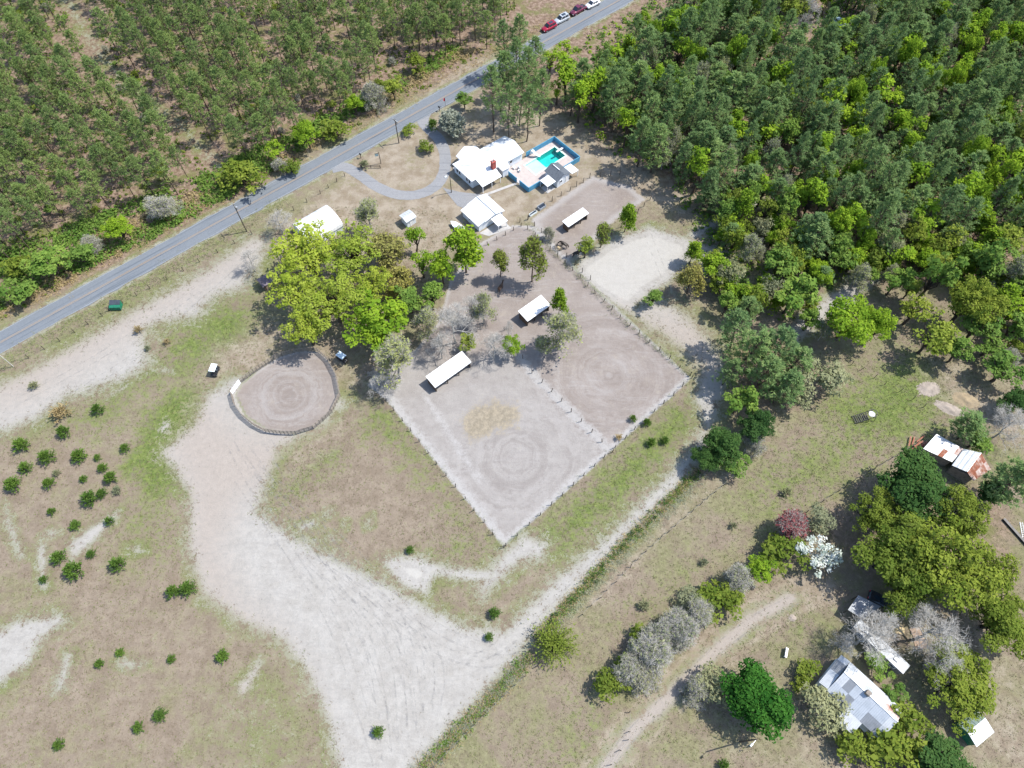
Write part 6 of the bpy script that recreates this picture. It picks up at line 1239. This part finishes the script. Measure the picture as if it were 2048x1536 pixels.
offroad = lambda c: ((c @ np.array([N_.x, N_.y])) < ROAD_B - 5.5) & (ldist(c, P('1585,668 1640,625 1690,592 1750,548')) > 2.5)
brush('forest_underbrush', 'green underbrush on the floor of the right forest', P('1110,110 1260,20 1430,-60 2200,-60 2200,640 2000,640 1900,560 1760,540 1600,640 1500,640 1430,580 1400,480 1330,360 1230,310 1130,210'), 4200, LM['mid'], 1.5, .24, .14, 5, offroad)
brush('forest_underbrush', 'lime green underbrush patches in the right forest', P('1110,110 1260,20 1430,-60 2200,-60 2200,640 2000,640 1900,560 1760,540 1600,640 1500,640 1430,580 1400,480 1330,360 1230,310 1130,210'), 1500, LM['lime'], 1.8, .24, .14, 9, offroad)
brush('plantation_underbrush', 'olive underbrush between the plantation pines', P('-160,-60 1060,-60 1000,95 760,230 600,300 500,390 330,480 200,545 60,610 -160,720'), 3600, LM['olive'], .8, .2, .1, 6, lambda c: away(c) & (ldist(c, LANE) > 2.2))
brush('verge_scrub', 'dense green scrub along the far road verge at lower left', P('-100,520 60,470 200,430 330,380 480,310 600,260 760,170 900,95 960,90 900,125 760,205 640,280 540,345 420,425 300,480 200,525 60,590 -100,670'), 2300, LM['mid'], 1.7, .22, .13, 8, away)
brush('dry_scrub', 'dry brown scrub along the far road verge', P('-100,560 60,510 330,410 600,280 900,105 970,95 900,135 760,215 640,290 540,355 420,435 300,490 200,540 60,605 -100,690'), 1700, LM['dry'], .9, .2, .07, 12, away)

# short grass standing on the fields: too fine to count
def turf(name, label, n, mat, seed, ln, wd, want):
    r = np.random.default_rng(seed); c = np.stack([r.uniform(-112, 112, n * 5), r.uniform(0, 112, n * 5)], 1); ix = np.clip(((c[:, 0] - GX0) / GS).round().astype(int), 0, nx - 1); iy = np.clip(((c[:, 1] - GY0) / GS).round().astype(int), 0, ny - 1); vi = iy * nx + ix
    bare = np.maximum.reduce([masks['sand'][vi] ** 1.8 * 1.12, masks['dirt'][vi] * 1.6, masks['straw'][vi] * .5]); b_ = c @ np.array([N_.x, N_.y]); a_ = c @ np.array([U.x, U.y])
    ok = (r.random(len(c)) > bare) & (b_ < ROAD_B - 3.2) & ~((a_ > 60) & (a_ < 95) & (b_ > 80)) & (r.random(len(c)) < want(vi, c)); c = c[ok][:n]; m = len(c); k = 4
    pc_ = np.repeat(np.concatenate([c, np.full((m, 1), -.03)], 1), k, 0) + r.normal(0, .10, (m * k, 3)) * [1, 1, 0]; v, f = blades(pc_, unit(r.normal(0, .8, (m * k, 3)) * [1, 1, .2] + [0, 0, .55]), ln, wd, r)
    o = obj(name, mesh_np(name, v, f, mat, False, np.clip(np.repeat(r.normal(.5, .28, m), k), 0, 1))); return tag(o, label, 'grass', kind='stuff')
wob = lambda c: .5 + .5 * np.sin(c[:, 0] * .23 + 2 * np.sin(c[:, 1] * .13)) * np.cos(c[:, 1] * .19)
LM['thatch'] = leafmat('thatch', (.075, .060, .040), (.15, .125, .085), .2); LM['turf'] = leafmat('turf_green', (.045, .065, .016), (.10, .12, .035), .25)
turf('dry_grass', 'short dry grass covering the brown fields and lawns', 42000, LM['thatch'], 21, .20, .035, lambda vi, c: .35 + .4 * masks['brown'][vi] + .25 * wob(c))
turf('green_grass', 'short green grass tufts in the fields and lawns', 30000, LM['turf'], 22, .18, .04, lambda vi, c: np.clip(.10 + .9 * masks['green'][vi] + .25 * wob(c), 0, 1))
# wheel ruts pressed into the sand
def ruts():
    t = NT('rut_sand'); p = t.pos(); n = t.noise(.9, 5, .7, p); c = t.mix(n, (.235, .228, .218), (.285, .278, .268)); b = t.n('BsdfDiffuse', {0: c}); tr = t.n('BsdfTransparent', {0: (1, 1, 1)})
    mx = t.n('MixShader', {0: t.math('MULTIPLY', t.ss(n, .42, .66), .26), 1: tr.outputs[0], 2: b.outputs[0]}); t.t.links.new(mx.outputs[0], t.out.inputs[0])
    m = MB(); r = random.Random(4); L_ = []
    ends = [((470 + 11 * i + r.uniform(-20, 20), 905 + r.uniform(-30, 60)), (560 + 24 * i, 1080 + 6 * i + r.uniform(-40, 40)), (690 + 22 * i + r.uniform(-30, 30), 1300 - 4 * i + r.uniform(-50, 50)), (760 + 16 * i, 1540 - 18 * i)) for i in range(8)]
    L_ += [[(x, y) for x, y in e] for e in ends]
    L_ += [[(600, 1090), (760, 1180), (900, 1270), (1010, 1300), (1060, 1270)], [(690, 1180), (860, 1290), (970, 1325), (1030, 1295)], [(1000, 1330), (1100, 1225), (1200, 1120), (1300, 1025), (1390, 920), (1425, 800)], [(930, 1318), (965, 1312), (1000, 1290)], [(1295, 468), (1320, 530), (1350, 600)], [(1385, 505), (1340, 560), (1275, 612)], [(1200, 1550), (1270, 1462), (1350, 1385), (1440, 1295), (1520, 1235), (1600, 1195)], [(60, 840), (180, 770), (300, 690), (420, 590), (520, 500)], [(40, 800), (160, 735), (280, 660), (400, 575)]]
    for l in L_:
        pts = [at(x, y) for x, y in l]; q_ = []
        for i in range(len(pts) - 1):
            p0 = pts[max(i - 1, 0)]; p1 = pts[i]; p2 = pts[i + 1]; p3 = pts[min(i + 2, len(pts) - 1)]
            for k in range(14): u_ = k / 14; q_.append(.5 * ((2 * p1) + (p2 - p0) * u_ + (2 * p0 - 5 * p1 + 4 * p2 - p3) * u_ * u_ + (3 * p1 - p0 - 3 * p2 + p3) * u_ ** 3))
        for off in (-.75, .75):
            base_ = len(m.v)
            for i in range(len(q_)):
                d = (q_[min(i + 1, len(q_) - 1)] - q_[max(i - 1, 0)]).normalized(); s_ = Vector((-d.y, d.x, 0)); w_ = .13 + .05 * math.sin(i * .7)
                for e in (-w_, w_): a = q_[i] + s_ * (off + e); m.v.append((a.x, a.y, -.001))
            for i in range(len(q_) - 1): m.f.append((base_ + 2 * i, base_ + 2 * i + 2, base_ + 2 * i + 3, base_ + 2 * i + 1)); m.mi.append(0)
    return tag(m.build('wheel_ruts', t.m), kind='structure')
ruts()
